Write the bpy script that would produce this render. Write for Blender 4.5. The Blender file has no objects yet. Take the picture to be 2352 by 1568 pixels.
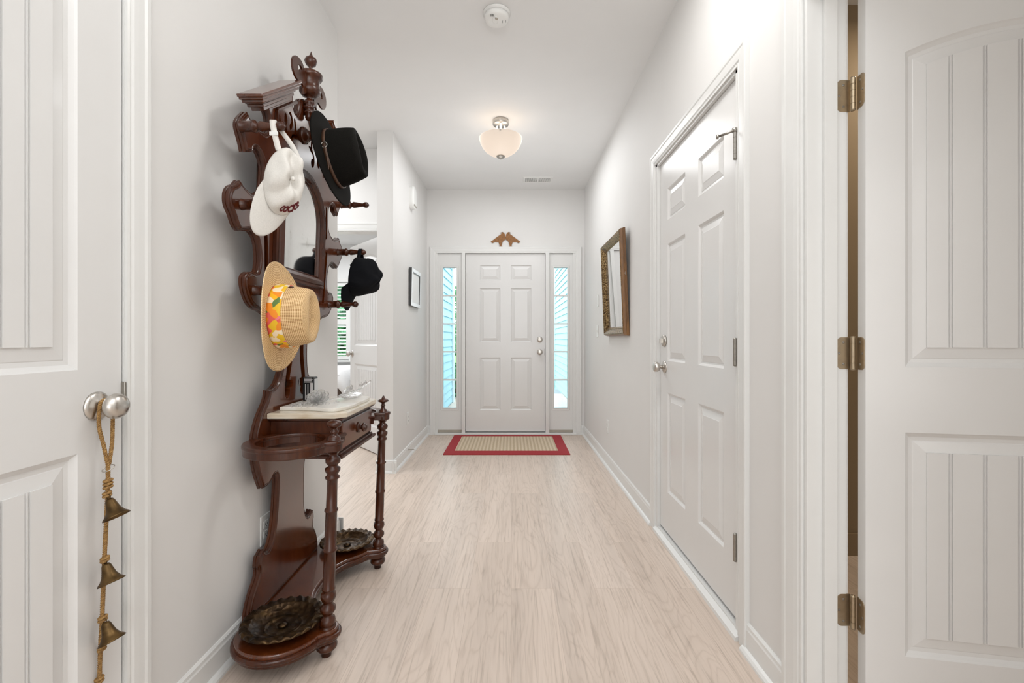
import bpy, math, random
from math import pi, sin, cos, radians, sqrt, atan2
from mathutils import Vector, Matrix
from mathutils.geometry import delaunay_2d_cdt
random.seed(7)
S = bpy.context.scene
COL = S.collection

# ------------------------------------------------------------------ camera
cd = bpy.data.cameras.new('camera'); cam = bpy.data.objects.new('camera', cd); COL.objects.link(cam)
cam.location = (0, 0, 1.092); cam.rotation_euler = (pi/2, 0, 0)
cd.sensor_width = 36; cd.lens = 1045/2352*36; cd.shift_x = 1.5/2352; cd.shift_y = -7/2352
cd.clip_start = 0.02; cd.clip_end = 300
S.camera = cam
# ------------------------------------------------------------------ exposure, world, lights
S.view_settings.view_transform = 'Standard'; S.view_settings.look = 'None'
S.view_settings.exposure = 0.06; S.view_settings.gamma = 1; S.view_settings.use_curve_mapping = False
W = bpy.data.worlds.new('world'); S.world = W; W.use_nodes = True
wn = W.node_tree.nodes; wl = W.node_tree.links
bg = wn['Background']; bg.inputs['Color'].default_value = (0.86, 0.95, 1.0, 1); bg.inputs['Strength'].default_value = 3.8

def area(name, loc, rot, sx, sy, power, color=(1, 1, 1)):
    l = bpy.data.lights.new(name, 'AREA'); l.shape = 'RECTANGLE'; l.size = sx; l.size_y = sy
    l.energy = power; l.color = color
    o = bpy.data.objects.new(name, l); COL.objects.link(o); o.location = loc; o.rotation_euler = rot
    return o
def point(name, loc, power, r=.03, color=(1, .93, .86)):
    l = bpy.data.lights.new(name, 'POINT'); l.energy = power; l.shadow_soft_size = r; l.color = color
    o = bpy.data.objects.new(name, l); COL.objects.link(o); o.location = loc
    return o
WARM = (1, .985, .96); NEU = (.965, .985, 1)
area('fill_behind_camera', (0.0, -3.6, 1.5), (radians(90), 0, 0), 1.7, 2.4, 38, NEU)  # added fill, no window built here; evens the light down the hall
area('fill_above_camera', (0.1, -0.6, 2.74), (0, 0, 0), 1.2, 2.4, 12.5, NEU)  # added overhead fill without a fixture; lights the near walls and floor
area('uplight_fill_near_camera', (0.05, -0.55, 1.75), (radians(180), 0, 0), 0.5, 0.5, 23, NEU)  # added unseen lamp aimed up to brighten the ceiling by the camera
area('hall_fill', (0.35, 1.55, 2.75), (0, 0, 0), 0.35, 0.35, 9, WARM)  # soft lamp added for the hall stand's wall shadows; no fixture here
area('passage_fill', (-2.3, 3.28, 2.70), (0, 0, 0), 1.6, 1.0, 27, NEU)  # added fill to brighten the side passage, no fixture modelled
area('bedroom_fill', (-3.0, 6.2, 2.70), (0, 0, 0), 2.5, 2.5, 75, NEU)  # added fill so the bedroom beyond the doorway reads bright
area('foyer_fill', (-0.02, 3.95, 2.74), (0, 0, 0), 1.1, 1.0, 12, NEU)  # added downward fill for the foyer, separate from the real ceiling lamp
area('foyer_uplight_fill', (-0.1, 3.7, 1.7), (radians(180), 0, 0), 0.9, 1.2, 4.2, NEU)  # added unseen lamp aimed up to lift the foyer ceiling
area('side_room_door_fill', (1.75, -1.5, 1.45), (radians(90), 0, 0), 1.2, 1.8, 11, WARM)  # added fill facing the open plank door; no window stands here
area('side_room_gap_fill', (2.2, 1.9, 2.7), (0, 0, 0), 0.3, 0.3, 13, (1, .85, .65))  # small added fill that lightens the gap behind the open door

# ------------------------------------------------------------------ materials
def srgb(r, g, b):
    f = lambda c: ((c/255+.055)/1.055)**2.4 if c/255 > .04045 else c/255/12.92
    return (f(r), f(g), f(b), 1)
class NT:
    def __init__(s, name):
        s.m = bpy.data.materials.new(name); s.m.use_nodes = True
        s.t = s.m.node_tree; s.n = s.t.nodes; s.l = s.t.links; s.b = s.n['Principled BSDF']
    def N(s, typ, **kw):
        n = s.n.new(typ)
        for k, v in kw.items():
            if k.startswith('i_'): n.inputs[int(k[2:]) if k[2:].isdigit() else k[2:].replace('_', ' ')].default_value = v
            else: setattr(n, k, v)
        return n
    def L(s, a, b): s.l.new(a, b)
    def coord(s, scale=(1, 1, 1), kind='Object', rot=(0, 0, 0)):
        c = s.N('ShaderNodeTexCoord'); m = s.N('ShaderNodeMapping'); m.inputs['Scale'].default_value = scale
        m.inputs['Rotation'].default_value = rot
        s.L(c.outputs[kind], m.inputs['Vector']); return m.outputs[0]
    def noise(s, vec, scale, detail=4, dist=0, rough=.5):
        n = s.N('ShaderNodeTexNoise'); n.inputs['Scale'].default_value = scale; n.inputs['Detail'].default_value = detail
        n.inputs['Distortion'].default_value = dist; n.inputs['Roughness'].default_value = rough
        s.L(vec, n.inputs['Vector']); return n
    def ramp(s, fac, stops, interp='LINEAR'):
        r = s.N('ShaderNodeValToRGB'); e = r.color_ramp.elements; r.color_ramp.interpolation = interp
        while len(e) < len(stops): e.new(.5)
        for q, (p, c) in zip(e, stops): q.position = p; q.color = c
        s.L(fac, r.inputs[0]); return r.outputs[0]
    def mix(s, fac, a, b, mode='MIX'):
        m = s.N('ShaderNodeMix'); m.data_type = 'RGBA'; m.blend_type = mode
        for i, v in ((0, fac), (6, a), (7, b)):
            if hasattr(v, 'links'): s.L(v, m.inputs[i])
            else: m.inputs[i].default_value = v
        return m.outputs[2]
    def bump(s, h, strength=.3, dist=.01):
        b = s.N('ShaderNodeBump'); b.inputs['Strength'].default_value = strength; b.inputs['Distance'].default_value = dist
        s.L(h, b.inputs['Height']); s.L(b.outputs[0], s.b.inputs['Normal'])
    def P(s, **kw):
        for k, v in kw.items(): s.b.inputs[k.replace('_', ' ')].default_value = v
        return s
    def base(s, c):
        if hasattr(c, 'links'): s.L(c, s.b.inputs['Base Color'])
        else: s.b.inputs['Base Color'].default_value = c
        return s
def simple(name, col, rough=.5, metal=0, var=.04, scale=30, bump=0, **kw):
    t = NT(name); v = t.coord(); n = t.noise(v, scale)
    hi = tuple(min(1, c*(1+var)) for c in col[:3])+(1,); lo = tuple(c*(1-var) for c in col[:3])+(1,)
    t.base(t.ramp(n.outputs[0], [(.3, lo), (.7, hi)])); t.P(Roughness=rough, Metallic=metal)
    if bump: t.bump(n.outputs[0], bump, .002)
    for k, x in kw.items(): t.b.inputs[k.replace('_', ' ')].default_value = x
    return t.m
M = {}
M['wall'] = simple('wall_paint', (.79, .78, .765, 1), .6, 0, .012, 3, 0)
M['wall2'] = simple('bedroom_paint', (.78, .785, .78, 1), .6, 0, .012, 3, 0)
M['ceil'] = simple('ceiling_paint', (.82, .82, .815, 1), .8, 0, .01, 4, 0)
M['trim'] = simple('trim_semigloss', (.80, .80, .785, 1), .28, 0, .01, 5, 0)
M['door'] = simple('door_semigloss', (.79, .785, .775, 1), .2, 0, .01, 5, 0)
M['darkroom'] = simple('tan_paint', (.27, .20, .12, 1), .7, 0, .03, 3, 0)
M['nickel'] = simple('satin_nickel', (.60, .57, .53, 1), .28, 1, .05, 60, 0)
M['nickel_dark'] = simple('aged_nickel', (.36, .34, .31, 1), .35, 1, .08, 60, 0)
M['bronze_hinge'] = simple('antique_nickel_hinge', (.42, .34, .24, 1), .38, .9, .06, 80, 0)
M['white_plastic'] = simple('white_plastic', (.84, .84, .82, 1), .35, 0, .01, 10)
M['dark'] = simple('dark_gap', (.03, .03, .03, 1), .6, 0, .1, 20)
M['beige'] = simple('beige_sill_block', (.42, .38, .32, 1), .6, 0, .03, 20)
M['felt'] = simple('black_felt', (.0055, .0048, .0038, 1), .9, 0, .4, 300, .25, Specular_IOR_Level=.15)
M['navy'] = simple('black_cotton', (.004, .0045, .0065, 1), .9, 0, .3, 500, .25, Specular_IOR_Level=.2)
M['cotton'] = simple('white_cotton_twill', (.74, .715, .67, 1), .9, 0, .05, 300, .3)
M['leather'] = simple('brown_leather', (.075, .035, .018, 1), .45, 0, .2, 80, .2)
M['garnet'] = simple('garnet_embroidery', (.13, .006, .010, 1), .6, 0, .2, 400, .3)
M['black_frame'] = simple('charcoal_frame', (.06, .06, .062, 1), .4, 0, .1, 30)
M['silver_frame'] = simple('pale_frame_lacquer', (.80, .80, .80, 1), .3, 0, .03, 30)
M['ink'] = simple('black_lacquer', (.008, .008, .009, 1), .3, 0, .1, 30)
M['glare_paper'] = simple('paper_with_glare', (.88, .88, .87, 1), .5, 0, .01, 10)  # picture sheet: reflection on its glass is put into this white
M['linen'] = simple('white_bed_linen', (.86, .86, .86, 1), .9, 0, .02, 20, .1)
M['dark_wood'] = simple('dark_backing_wood', (.022, .010, .006, 1), .5, 0, .3, 30)
M['bird'] = simple('rusty_bird_metal', (.26, .115, .035, 1), .55, .2, .3, 60, .2)
M['red'] = simple('red_rug_binding', (.38, .022, .030, 1), .8, 0, .15, 300, .3)
M['cyan_trim'] = simple('corner_board_white', (.75, .85, .88, 1), .5)
M['grass'] = simple('lawn_grass', (.10, .22, .05, 1), .9, 0, .4, 8, .4)
M['leaf'] = simple('shrub_leaves', (.20, .42, .25, 1), .7, 0, .5, 20)
M['concrete'] = simple('porch_concrete', (.34, .37, .38, 1), .8, 0, .06, 8)
M['brick_dark'] = simple('drape_brown', (.10, .07, .055, 1), .7)
M['brass'] = simple('aged_brass_bell', (.11, .065, .024, 1), .4, .85, .45, 45, .1)
M['slot'] = simple('vent_slot_dark', (.06, .06, .06, 1), .7)

def wood(name, c0, c1, c2, rough=.27, scale=(3, 3, .6), coat=.08):
    t = NT(name); v = t.coord(scale)
    n1 = t.noise(v, 4, 5, .5, .55); n2 = t.noise(v, 28, 3, .4)
    a = t.ramp(n1.outputs[0], [(.25, c0), (.5, c1), (.78, c2)])
    b = t.ramp(n2.outputs[0], [(.3, (.72, .72, .72, 1)), (.7, (1.1, 1.1, 1.1, 1))])
    t.base(t.mix(1.0, a, b, 'MULTIPLY')); t.P(Roughness=rough, Coat_Weight=coat, Coat_Roughness=.12)
    t.bump(n2.outputs[0], .04, .002)
    return t.m
M['mahogany'] = wood('mahogany', (.034, .0068, .0017, 1), (.062, .0135, .0030, 1), (.094, .0235, .0050, 1))
M['mahogany_top'] = wood('mahogany_face', (.066, .0125, .0028, 1), (.104, .0225, .0045, 1), (.140, .035, .0075, 1), .24, (3, 2.2, .35), .65)
M['mahogany_top'].node_tree.nodes['Principled BSDF'].inputs['Coat IOR'].default_value = 1.65
M['gilt_side'] = wood('golden_oak_frame', (.14, .06, .016, 1), (.22, .10, .028, 1), (.28, .14, .04, 1), .4, (4, 4, .7), .1)

def gilt():
    t = NT('carved_silver_gilt'); v = t.coord((1, 1, 1)); vo = t.N('ShaderNodeTexVoronoi'); vo.inputs['Scale'].default_value = 95
    t.L(v, vo.inputs['Vector']); n = t.noise(v, 90, 3)
    t.base(t.ramp(vo.outputs[0], [(.1, (.45, .33, .17, 1)), (.5, (.20, .12, .045, 1)), (.8, (.06, .032, .012, 1))]))
    t.P(Roughness=.35, Metallic=.75); t.bump(vo.outputs[0], .7, .004); return t.m
M['gilt'] = gilt()

def mirror(name, foxed=False):
    t = NT(name); v = t.coord(); n = t.noise(v, 14, 6, .5, .7)
    t.base(t.ramp(n.outputs[0], [(.28, (.62, .61, .57, 1)), (.42, (.90, .895, .88, 1)), (.8, (.95, .95, .94, 1))] if foxed else [(0, (.86, .87, .87, 1)), (1, (.9, .9, .9, 1))]))
    t.P(Metallic=1, Roughness=.06 if foxed else .01); return t.m
M['mirror'] = mirror('mirror_glass'); M['foxed'] = mirror('foxed_mirror_glass', True)

def marble():
    t = NT('white_marble'); v = t.coord((1, 1, 1)); v = t.coord((1.5, 1.5, 6)); n = t.noise(v, 4, 5, .8, .5); n2 = t.noise(v, 2.2, 4, .5)
    a = t.ramp(n.outputs[0], [(.3, (.80, .77, .70, 1)), (.47, (.79, .745, .66, 1)), (.55, (.82, .795, .74, 1)), (.8, (.85, .84, .80, 1))])
    t.base(a); t.P(Roughness=.25, Coat_Weight=.3); return t.m
M['marble_white'] = marble()
def marble2():
    t = NT('beige_marble'); n = t.noise(t.coord((1.2, 1.2, 9)), 5, 5, 1.0, .5)
    t.base(t.ramp(n.outputs[0], [(.3, (.60, .48, .33, 1)), (.5, (.74, .65, .52, 1)), (.7, (.82, .78, .70, 1))])); t.P(Roughness=.22, Coat_Weight=.5); return t.m
M['marble'] = marble2()

def glass(name, col=(1, 1, 1, 1), rough=0.0, ior=1.45):
    t = NT(name); t.base(col); t.P(Roughness=rough, IOR=ior); t.b.inputs['Transmission Weight'].default_value = 1; return t.m
M['glass'] = glass('window_glass', (.97, .99, .99, 1), 0, 1.1)
def crystal():
    t = NT('crystal_glass'); t.base((1, 1, 1, 1)); t.P(Roughness=.02, IOR=1.42); t.b.inputs['Transmission Weight'].default_value = 1
    tr = t.N('ShaderNodeBsdfTransparent'); df = t.N('ShaderNodeBsdfTranslucent'); df.inputs[0].default_value = (.95, .96, .96, 1)
    m1 = t.N('ShaderNodeMixShader'); m1.inputs[0].default_value = .62; t.L(tr.outputs[0], m1.inputs[1]); t.L(t.b.outputs[0], m1.inputs[2])
    m2 = t.N('ShaderNodeMixShader'); m2.inputs[0].default_value = .14; t.L(m1.outputs[0], m2.inputs[1]); t.L(df.outputs[0], m2.inputs[2])
    t.L(m2.outputs[0], t.n['Material Output'].inputs[0]); return t.m
M['crystal'] = crystal()

def floor_mat():
    t = NT('pale_oak_vinyl_planks')
    c = t.N('ShaderNodeTexCoord'); sx = t.N('ShaderNodeSeparateXYZ'); t.L(c.outputs['Object'], sx.inputs[0])
    cb = t.N('ShaderNodeCombineXYZ'); t.L(sx.outputs[1], cb.inputs[0]); t.L(sx.outputs[0], cb.inputs[1])
    br = t.N('ShaderNodeTexBrick', offset=.37, offset_frequency=2)
    t.L(cb.outputs[0], br.inputs['Vector'])
    for k, v in (('Color1', (0, 0, 0, 1)), ('Color2', (1, 1, 1, 1)), ('Mortar', (.5, .5, .5, 1)), ('Scale', 1.0), ('Mortar Size', .0006), ('Mortar Smooth', .1), ('Bias', 0.0), ('Brick Width', 1.22), ('Row Height', .182)):
        br.inputs[k].default_value = v
    # per plank offset so the grain breaks at the seams
    ad = t.N('ShaderNodeVectorMath', operation='MULTIPLY_ADD'); ad.inputs[1].default_value = (7.3, 11.1, 3.7)
    t.L(br.outputs['Color'], ad.inputs[0]); t.L(c.outputs['Object'], ad.inputs[2])
    mp = t.N('ShaderNodeMapping'); mp.inputs['Scale'].default_value = (1, .13, 1); t.L(ad.outputs[0], mp.inputs[0])
    big = t.noise(mp.outputs[0], 5.5, 3, .6, .5)
    # cathedral grain: fine bands of the distorted big noise
    mul = t.N('ShaderNodeMath', operation='MULTIPLY'); mul.inputs[1].default_value = 20; t.L(big.outputs[0], mul.inputs[0])
    fr = t.N('ShaderNodeMath', operation='PINGPONG'); fr.inputs[1].default_value = .5; t.L(mul.outputs[0], fr.inputs[0])
    mp2 = t.N('ShaderNodeMapping'); mp2.inputs['Scale'].default_value = (1, .035, 1); t.L(ad.outputs[0], mp2.inputs[0])
    fine = t.noise(mp2.outputs[0], 95, 4, .3, .6)
    tone = t.noise(mp2.outputs[0], 9, 3, .5)
    base = t.ramp(br.outputs['Color'], [(0, srgb(219, 203, 190)), (.5, srgb(223, 207, 194)), (1, srgb(227, 212, 200))])
    g1 = t.ramp(fr.outputs[0], [(0, (.86, .84, .82, 1)), (.16, (.97, .965, .96, 1)), (.5, (1, 1, 1, 1))])
    g2 = t.ramp(fine.outputs[0], [(.33, (.74, .72, .69, 1)), (.46, (.98, .975, .97, 1)), (.7, (1.03, 1.03, 1.03, 1))])
    g3 = t.ramp(tone.outputs[0], [(.3, (.88, .875, .87, 1)), (.7, (1.04, 1.035, 1.03, 1))])
    x = t.mix(.75, base, g1, 'MULTIPLY'); x = t.mix(.8, x, g2, 'MULTIPLY'); x = t.mix(.9, x, g3, 'MULTIPLY')
    x = t.mix(br.outputs['Fac'], x, srgb(190, 170, 154))
    t.base(x); t.P(Roughness=.38); t.b.inputs['Specular IOR Level'].default_value = .5
    t.bump(fine.outputs[0], .06, .003); return t.m
M['floor'] = floor_mat()

def straw():
    t = NT('woven_straw'); v = t.coord((1, 1, 1), 'UV')
    sp = t.N('ShaderNodeSeparateXYZ'); t.L(v, sp.inputs[0])
    def mth(op, a, b=None):
        m = t.N('ShaderNodeMath', operation=op)
        for i, q in enumerate((a, b)):
            if q is None: continue
            if hasattr(q, 'links'): t.L(q, m.inputs[i])
            else: m.inputs[i].default_value = q
        return m.outputs[0]
    n = t.noise(t.coord(), 9, 3); wob = mth('MULTIPLY', n.outputs[0], 1.5)
    u = mth('ADD', mth('MULTIPLY', sp.outputs[0], 500), wob); w = mth('MULTIPLY', sp.outputs[1], 560)
    h = mth('MULTIPLY', mth('SINE', mth('ADD', u, w)), mth('SINE', mth('SUBTRACT', u, w)))
    x = t.ramp(h, [(0, srgb(232, 196, 138)), (.25, srgb(244, 218, 172)), (.7, srgb(214, 170, 108)), (1, srgb(150, 108, 58))])
    hh = mth('ADD', mth('MULTIPLY', h, .5), .5)
    x = t.ramp(hh, [(0, srgb(112, 74, 36)), (.28, srgb(196, 150, 92)), (.55, srgb(234, 200, 148)), (1, srgb(246, 224, 184))])
    x = t.mix(.6, x, t.ramp(n.outputs[0], [(.3, (.86, .80, .72, 1)), (.7, (1.12, 1.1, 1.08, 1))]), 'MULTIPLY')
    t.base(x); t.P(Roughness=.65); t.bump(hh, .6, .0015); return t.m
M['straw'] = straw()
def floral():
    t = NT('floral_ribbon'); v = t.coord((1, 1, 1), 'UV'); nz = t.noise(v, 20, 2); 
    ad = t.N('ShaderNodeVectorMath', operation='MULTIPLY_ADD'); ad.inputs[1].default_value = (.03, .03, .03); t.L(nz.outputs[1], ad.inputs[0]); t.L(v, ad.inputs[2])
    vo = t.N('ShaderNodeTexVoronoi'); vo.inputs['Scale'].default_value = 48; t.L(ad.outputs[0], vo.inputs['Vector'])
    sp = t.N('ShaderNodeSeparateXYZ'); t.L(vo.outputs['Color'], sp.inputs[0])
    x = t.ramp(sp.outputs[0], [(0, srgb(240, 196, 40)), (.22, srgb(247, 150, 40)), (.40, srgb(250, 232, 200)), (.56, srgb(232, 100, 90)), (.68, srgb(250, 190, 30)), (.82, srgb(96, 130, 70)), (.93, srgb(240, 130, 140))], 'CONSTANT')
    t.base(x); t.P(Roughness=.6); return t.m
M['floral'] = floral()
def sisal():
    t = NT('woven_sisal'); v = t.coord(); w = t.N('ShaderNodeTexWave'); w.inputs['Scale'].default_value = 9; w.inputs['Distortion'].default_value = .6; w.inputs['Detail Scale'].default_value = 12
    t.L(v, w.inputs['Vector']); n = t.noise(t.coord((140, 60, 1)), 1, 2)
    a = t.ramp(w.outputs[0], [(0, srgb(196, 176, 148)), (1, srgb(224, 207, 183))])
    t.base(t.mix(.5, a, t.ramp(n.outputs[0], [(.35, (.78, .76, .72, 1)), (.65, (1.1, 1.1, 1.1, 1))]), 'MULTIPLY')); t.P(Roughness=.9)
    t.bump(w.outputs[0], .4, .004); return t.m
M['sisal'] = sisal()
def rope():
    t = NT('jute_rope'); n = t.noise(t.coord((1, 1, 1)), 260, 3)
    t.base(t.ramp(n.outputs[0], [(.3, (.19, .095, .028, 1)), (.7, (.46, .27, .09, 1))])); t.P(Roughness=.8); t.bump(n.outputs[0], .5, .002); return t.m
M['rope'] = rope()
def dish():
    t = NT('embossed_dark_brass'); v = t.coord(); vo = t.N('ShaderNodeTexVoronoi'); vo.inputs['Scale'].default_value = 38; t.L(v, vo.inputs['Vector'])
    n = t.noise(v, 18, 4)
    t.base(t.ramp(n.outputs[0], [(.35, (.022, .012, .007, 1)), (.6, (.075, .042, .017, 1)), (.75, (.16, .10, .04, 1))]))
    t.P(Metallic=.8, Roughness=.33); t.bump(vo.outputs[0], .6, .008); return t.m
M['dish'] = dish()
def siding():
    t = NT('pale_blue_siding'); n = t.noise(t.coord((1, 1, 12)), 6, 4)
    t.base(t.ramp(n.outputs[0], [(.3, srgb(172, 213, 226)), (.7, srgb(180, 219, 230))])); t.P(Roughness=.6); return t.m
M['siding'] = siding()
def bowl():
    t = NT('frosted_lamp_glass'); n = t.noise(t.coord((1, 1, 1)), 4, 2)
    t.base((.66, .60, .55, 1)); t.P(Roughness=.45); t.b.inputs['Transmission Weight'].default_value = .0
    out = t.n['Material Output']; tr = t.N('ShaderNodeBsdfTranslucent'); tr.inputs[0].default_value = (.9, .83, .75, 1)
    mx = t.N('ShaderNodeMixShader'); mx.inputs[0].default_value = .30; t.L(t.b.outputs[0], mx.inputs[1]); t.L(tr.outputs[0], mx.inputs[2])
    em = t.N('ShaderNodeEmission'); em.inputs[0].default_value = (1, .88, .76, 1); em.inputs[1].default_value = .17
    ad = t.N('ShaderNodeAddShader'); t.L(mx.outputs[0], ad.inputs[0]); t.L(em.outputs[0], ad.inputs[1]); t.L(ad.outputs[0], out.inputs[0]); return t.m
M['bowl'] = bowl()
tb = NT('warm_bulb'); tb.P(Emission_Strength=3.0); tb.b.inputs['Emission Color'].default_value = (1, .82, .6, 1); M['bulb'] = tb.m

# ------------------------------------------------------------------ mesh helpers
ID = lambda v: v
class MB:
    def __init__(s, f=ID): s.v = []; s.f = []; s.uv = {}; s.map = f; s.sm = set()
    def add(s, vs, fs, f=None, smooth=False, uv=None):
        g = f or s.map; o = len(s.v); s.v += [tuple(g(Vector(p))) for p in vs]
        for i, q in enumerate(fs):
            if smooth: s.sm.add(len(s.f))
            if uv: s.uv[len(s.f)] = [uv[j] for j in q] if not isinstance(uv, dict) else uv[i]
            s.f.append([a+o for a in q])
        return s
    def box(s, x0, x1, y0, y1, z0, z1, f=None):
        v = [(x, y, z) for x in (x0, x1) for y in (y0, y1) for z in (z0, z1)]
        return s.add(v, [(0, 1, 3, 2), (4, 6, 7, 5), (0, 4, 5, 1), (2, 3, 7, 6), (0, 2, 6, 4), (1, 5, 7, 3)], f)
    def lathe(s, prof, c=(0, 0, 0), axis='z', n=32, f=None, smooth=True):
        """prof: (r, h) along axis; c centre"""
        vs = []; fs = []
        for r, h in prof:
            for k in range(n):
                a = 2*pi*k/n; p = (r*cos(a), r*sin(a), h)
                if axis == 'x': p = (p[2], p[0], p[1])
                elif axis == '-x': p = (-p[2], p[0], -p[1])
                elif axis == 'y': p = (p[0], p[2], -p[1])
                elif axis == '-y': p = (p[0], -p[2], p[1])
                vs.append((p[0]+c[0], p[1]+c[1], p[2]+c[2]))
        m = len(prof)
        for i in range(m-1):
            for k in range(n):
                k2 = (k+1) % n; fs.append((i*n+k, i*n+k2, (i+1)*n+k2, (i+1)*n+k))
        fs.append(tuple(range(n-1, -1, -1))); fs.append(tuple((m-1)*n+k for k in range(n)))
        return s.add(vs, fs, f, smooth)
    def tube(s, path, r, n=8, f=None, closed=False, rb=None):
        P = [Vector(p) for p in path]; vs = []; fs = []; m = len(P); up = Vector((.137, .31, .94)).normalized(); last = None
        for i, p in enumerate(P):
            if closed: t = P[(i+1) % m]-P[i-1]
            else: t = P[min(i+1, m-1)]-P[max(i-1, 0)]
            t.normalize()
            a = (last if last is not None else up).copy(); a = a-t*a.dot(t)
            if a.length < 1e-4: a = Vector((1, 0, 0))-t*t.x
            a.normalize(); last = a; b = t.cross(a); rr = r(i/(m-1)) if callable(r) else r
            for k in range(n):
                q = 2*pi*k/n; vs.append(p+a*cos(q)*rr+b*sin(q)*(rb if rb else rr))
        R = m if closed else m-1
        for i in range(R):
            for k in range(n):
                i2 = (i+1) % m; k2 = (k+1) % n; fs.append((i*n+k, i*n+k2, i2*n+k2, i2*n+k))
        if not closed: fs.append(tuple(range(n-1, -1, -1))); fs.append(tuple((m-1)*n+k for k in range(n)))
        return s.add(vs, fs, f, True)
    def grid(s, pts, closed_u=False, closed_v=False, f=None, uvs=None, smooth=True):
        """pts[i][j]"""
        m = len(pts); n = len(pts[0]); vs = [p for row in pts for p in row]; fs = []
        for i in range(m if closed_v else m-1):
            for j in range(n if closed_u else n-1):
                i2 = (i+1) % m; j2 = (j+1) % n; fs.append((i*n+j, i*n+j2, i2*n+j2, i2*n+j))
        uv = None
        if uvs:
            uv = {}
            for q, fc in enumerate(fs):
                i = q//(n if closed_u else n-1); j = q % (n if closed_u else n-1)
                uv[q] = [uvs(i, j), uvs(i, j+1), uvs(i+1, j+1), uvs(i+1, j)]
        return s.add(vs, fs, f, smooth, uv)
    def build(s, name, mat, parent=None, kind=None, label=None, bevel=0, solid=0, sub=0, cat=None, group=None):
        me = bpy.data.meshes.new(name); off = WL.get(parent.name, Vector()) if parent else Vector()
        me.from_pydata([tuple(Vector(v)-off) for v in s.v], [], s.f); me.update()
        if s.uv:
            l = me.uv_layers.new(name='UVMap')
            for p in me.polygons:
                u = s.uv.get(p.index)
                if u:
                    for li, c in zip(p.loop_indices, u): l.data[li].uv = c
        for i in s.sm: me.polygons[i].use_smooth = True
        me.materials.append(mat)
        o = bpy.data.objects.new(name, me); COL.objects.link(o)
        if parent: o.parent = parent
        WL[o.name] = off
        if kind: o['kind'] = kind
        if label: o['label'] = label
        if cat: o['category'] = cat
        if group: o['group'] = group
        if solid: q = o.modifiers.new('thickness', 'SOLIDIFY'); q.thickness = solid; q.offset = 0
        if bevel: q = o.modifiers.new('bevel', 'BEVEL'); q.width = bevel; q.segments = 2; q.limit_method = 'ANGLE'; q.angle_limit = radians(35)
        if sub: q = o.modifiers.new('sub', 'SUBSURF'); q.levels = sub; q.render_levels = sub
        return o
WL = {}
def thing(name, label, cat, loc, group=None):
    o = bpy.data.objects.new(name, None); COL.objects.link(o); o.location = loc; o.empty_display_size = .05
    o['label'] = label; o['category'] = cat
    if group: o['group'] = group
    WL[o.name] = Vector(loc); return o
def plate(mb, outlines, t0, t1, to, bevel=0.0, offset=0.0, smooth=False):
    """fill 2D outlines (first solid, rest holes); extrude t0..t1 ; to(u,v,n)->xyz"""
    cu = bpy.data.curves.new('tmp', 'CURVE'); cu.dimensions = '2D'; cu.fill_mode = 'BOTH'
    cu.extrude = max((t1-t0)/2-bevel, 0); cu.bevel_depth = bevel; cu.bevel_resolution = 1; cu.offset = offset-bevel
    for ol in outlines:
        sp = cu.splines.new('POLY'); sp.points.add(len(ol)-1)
        for p, q in zip(sp.points, ol): p.co = (q[0], q[1], 0, 1)
        sp.use_cyclic_u = True
    o = bpy.data.objects.new('tmp', cu); COL.objects.link(o)
    dg = bpy.context.evaluated_depsgraph_get(); me = bpy.data.meshes.new_from_object(o.evaluated_get(dg))
    mid = (t0+t1)/2
    mb.add([to(v.co.x, v.co.y, mid+v.co.z) for v in me.vertices], [tuple(p.vertices) for p in me.polygons], None, smooth)
    bpy.data.objects.remove(o); bpy.data.curves.remove(cu); bpy.data.meshes.remove(me)
def winding(p, poly):
    w = 0; n = len(poly)
    for i in range(n):
        a = poly[i]; b = poly[(i+1) % n]
        cr = (b[0]-a[0])*(p[1]-a[1])-(p[0]-a[0])*(b[1]-a[1])
        if a[1] <= p[1]:
            if b[1] > p[1] and cr > 0: w += 1
        elif b[1] <= p[1] and cr < 0: w -= 1
    return w
def pierced(mb, outline, holes, t0, t1, to):
    pts = []; ed = []
    for lp in [outline]+holes:
        o = len(pts); pts += [Vector(q) for q in lp]; ed += [(o+i, o+(i+1) % len(lp)) for i in range(len(lp))]
    r = delaunay_2d_cdt(pts, ed, [], 0, 1e-5); vs = r[0]; keep = []
    for f in r[2]:
        c = (vs[f[0]]+vs[f[1]]+vs[f[2]])/3
        if winding(c, outline) != 0 and not any(winding(c, h) != 0 for h in holes): keep.append(tuple(f))
    mb.add([to(v.x, v.y, t1) for v in vs], keep); mb.add([to(v.x, v.y, t0) for v in vs], [f[::-1] for f in keep])
    for h in holes:
        n = len(h); mb.add([to(u, v, d) for d in (t0, t1) for u, v in h], [(i, (i+1) % n, n+(i+1) % n, n+i) for i in range(n)])
def text_mesh(mb, txt, size, depth, to, bold=0):
    cu = bpy.data.curves.new('tmp', 'FONT'); cu.body = txt; cu.size = size; cu.extrude = depth/2; cu.offset = bold
    cu.align_x = 'CENTER'; cu.align_y = 'CENTER'
    o = bpy.data.objects.new('tmp', cu); COL.objects.link(o)
    dg = bpy.context.evaluated_depsgraph_get(); me = bpy.data.meshes.new_from_object(o.evaluated_get(dg))
    mb.add([to(v.co.x, v.co.y, v.co.z) for v in me.vertices], [tuple(p.vertices) for p in me.polygons])
    bpy.data.objects.remove(o); bpy.data.curves.remove(cu); bpy.data.meshes.remove(me)
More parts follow.
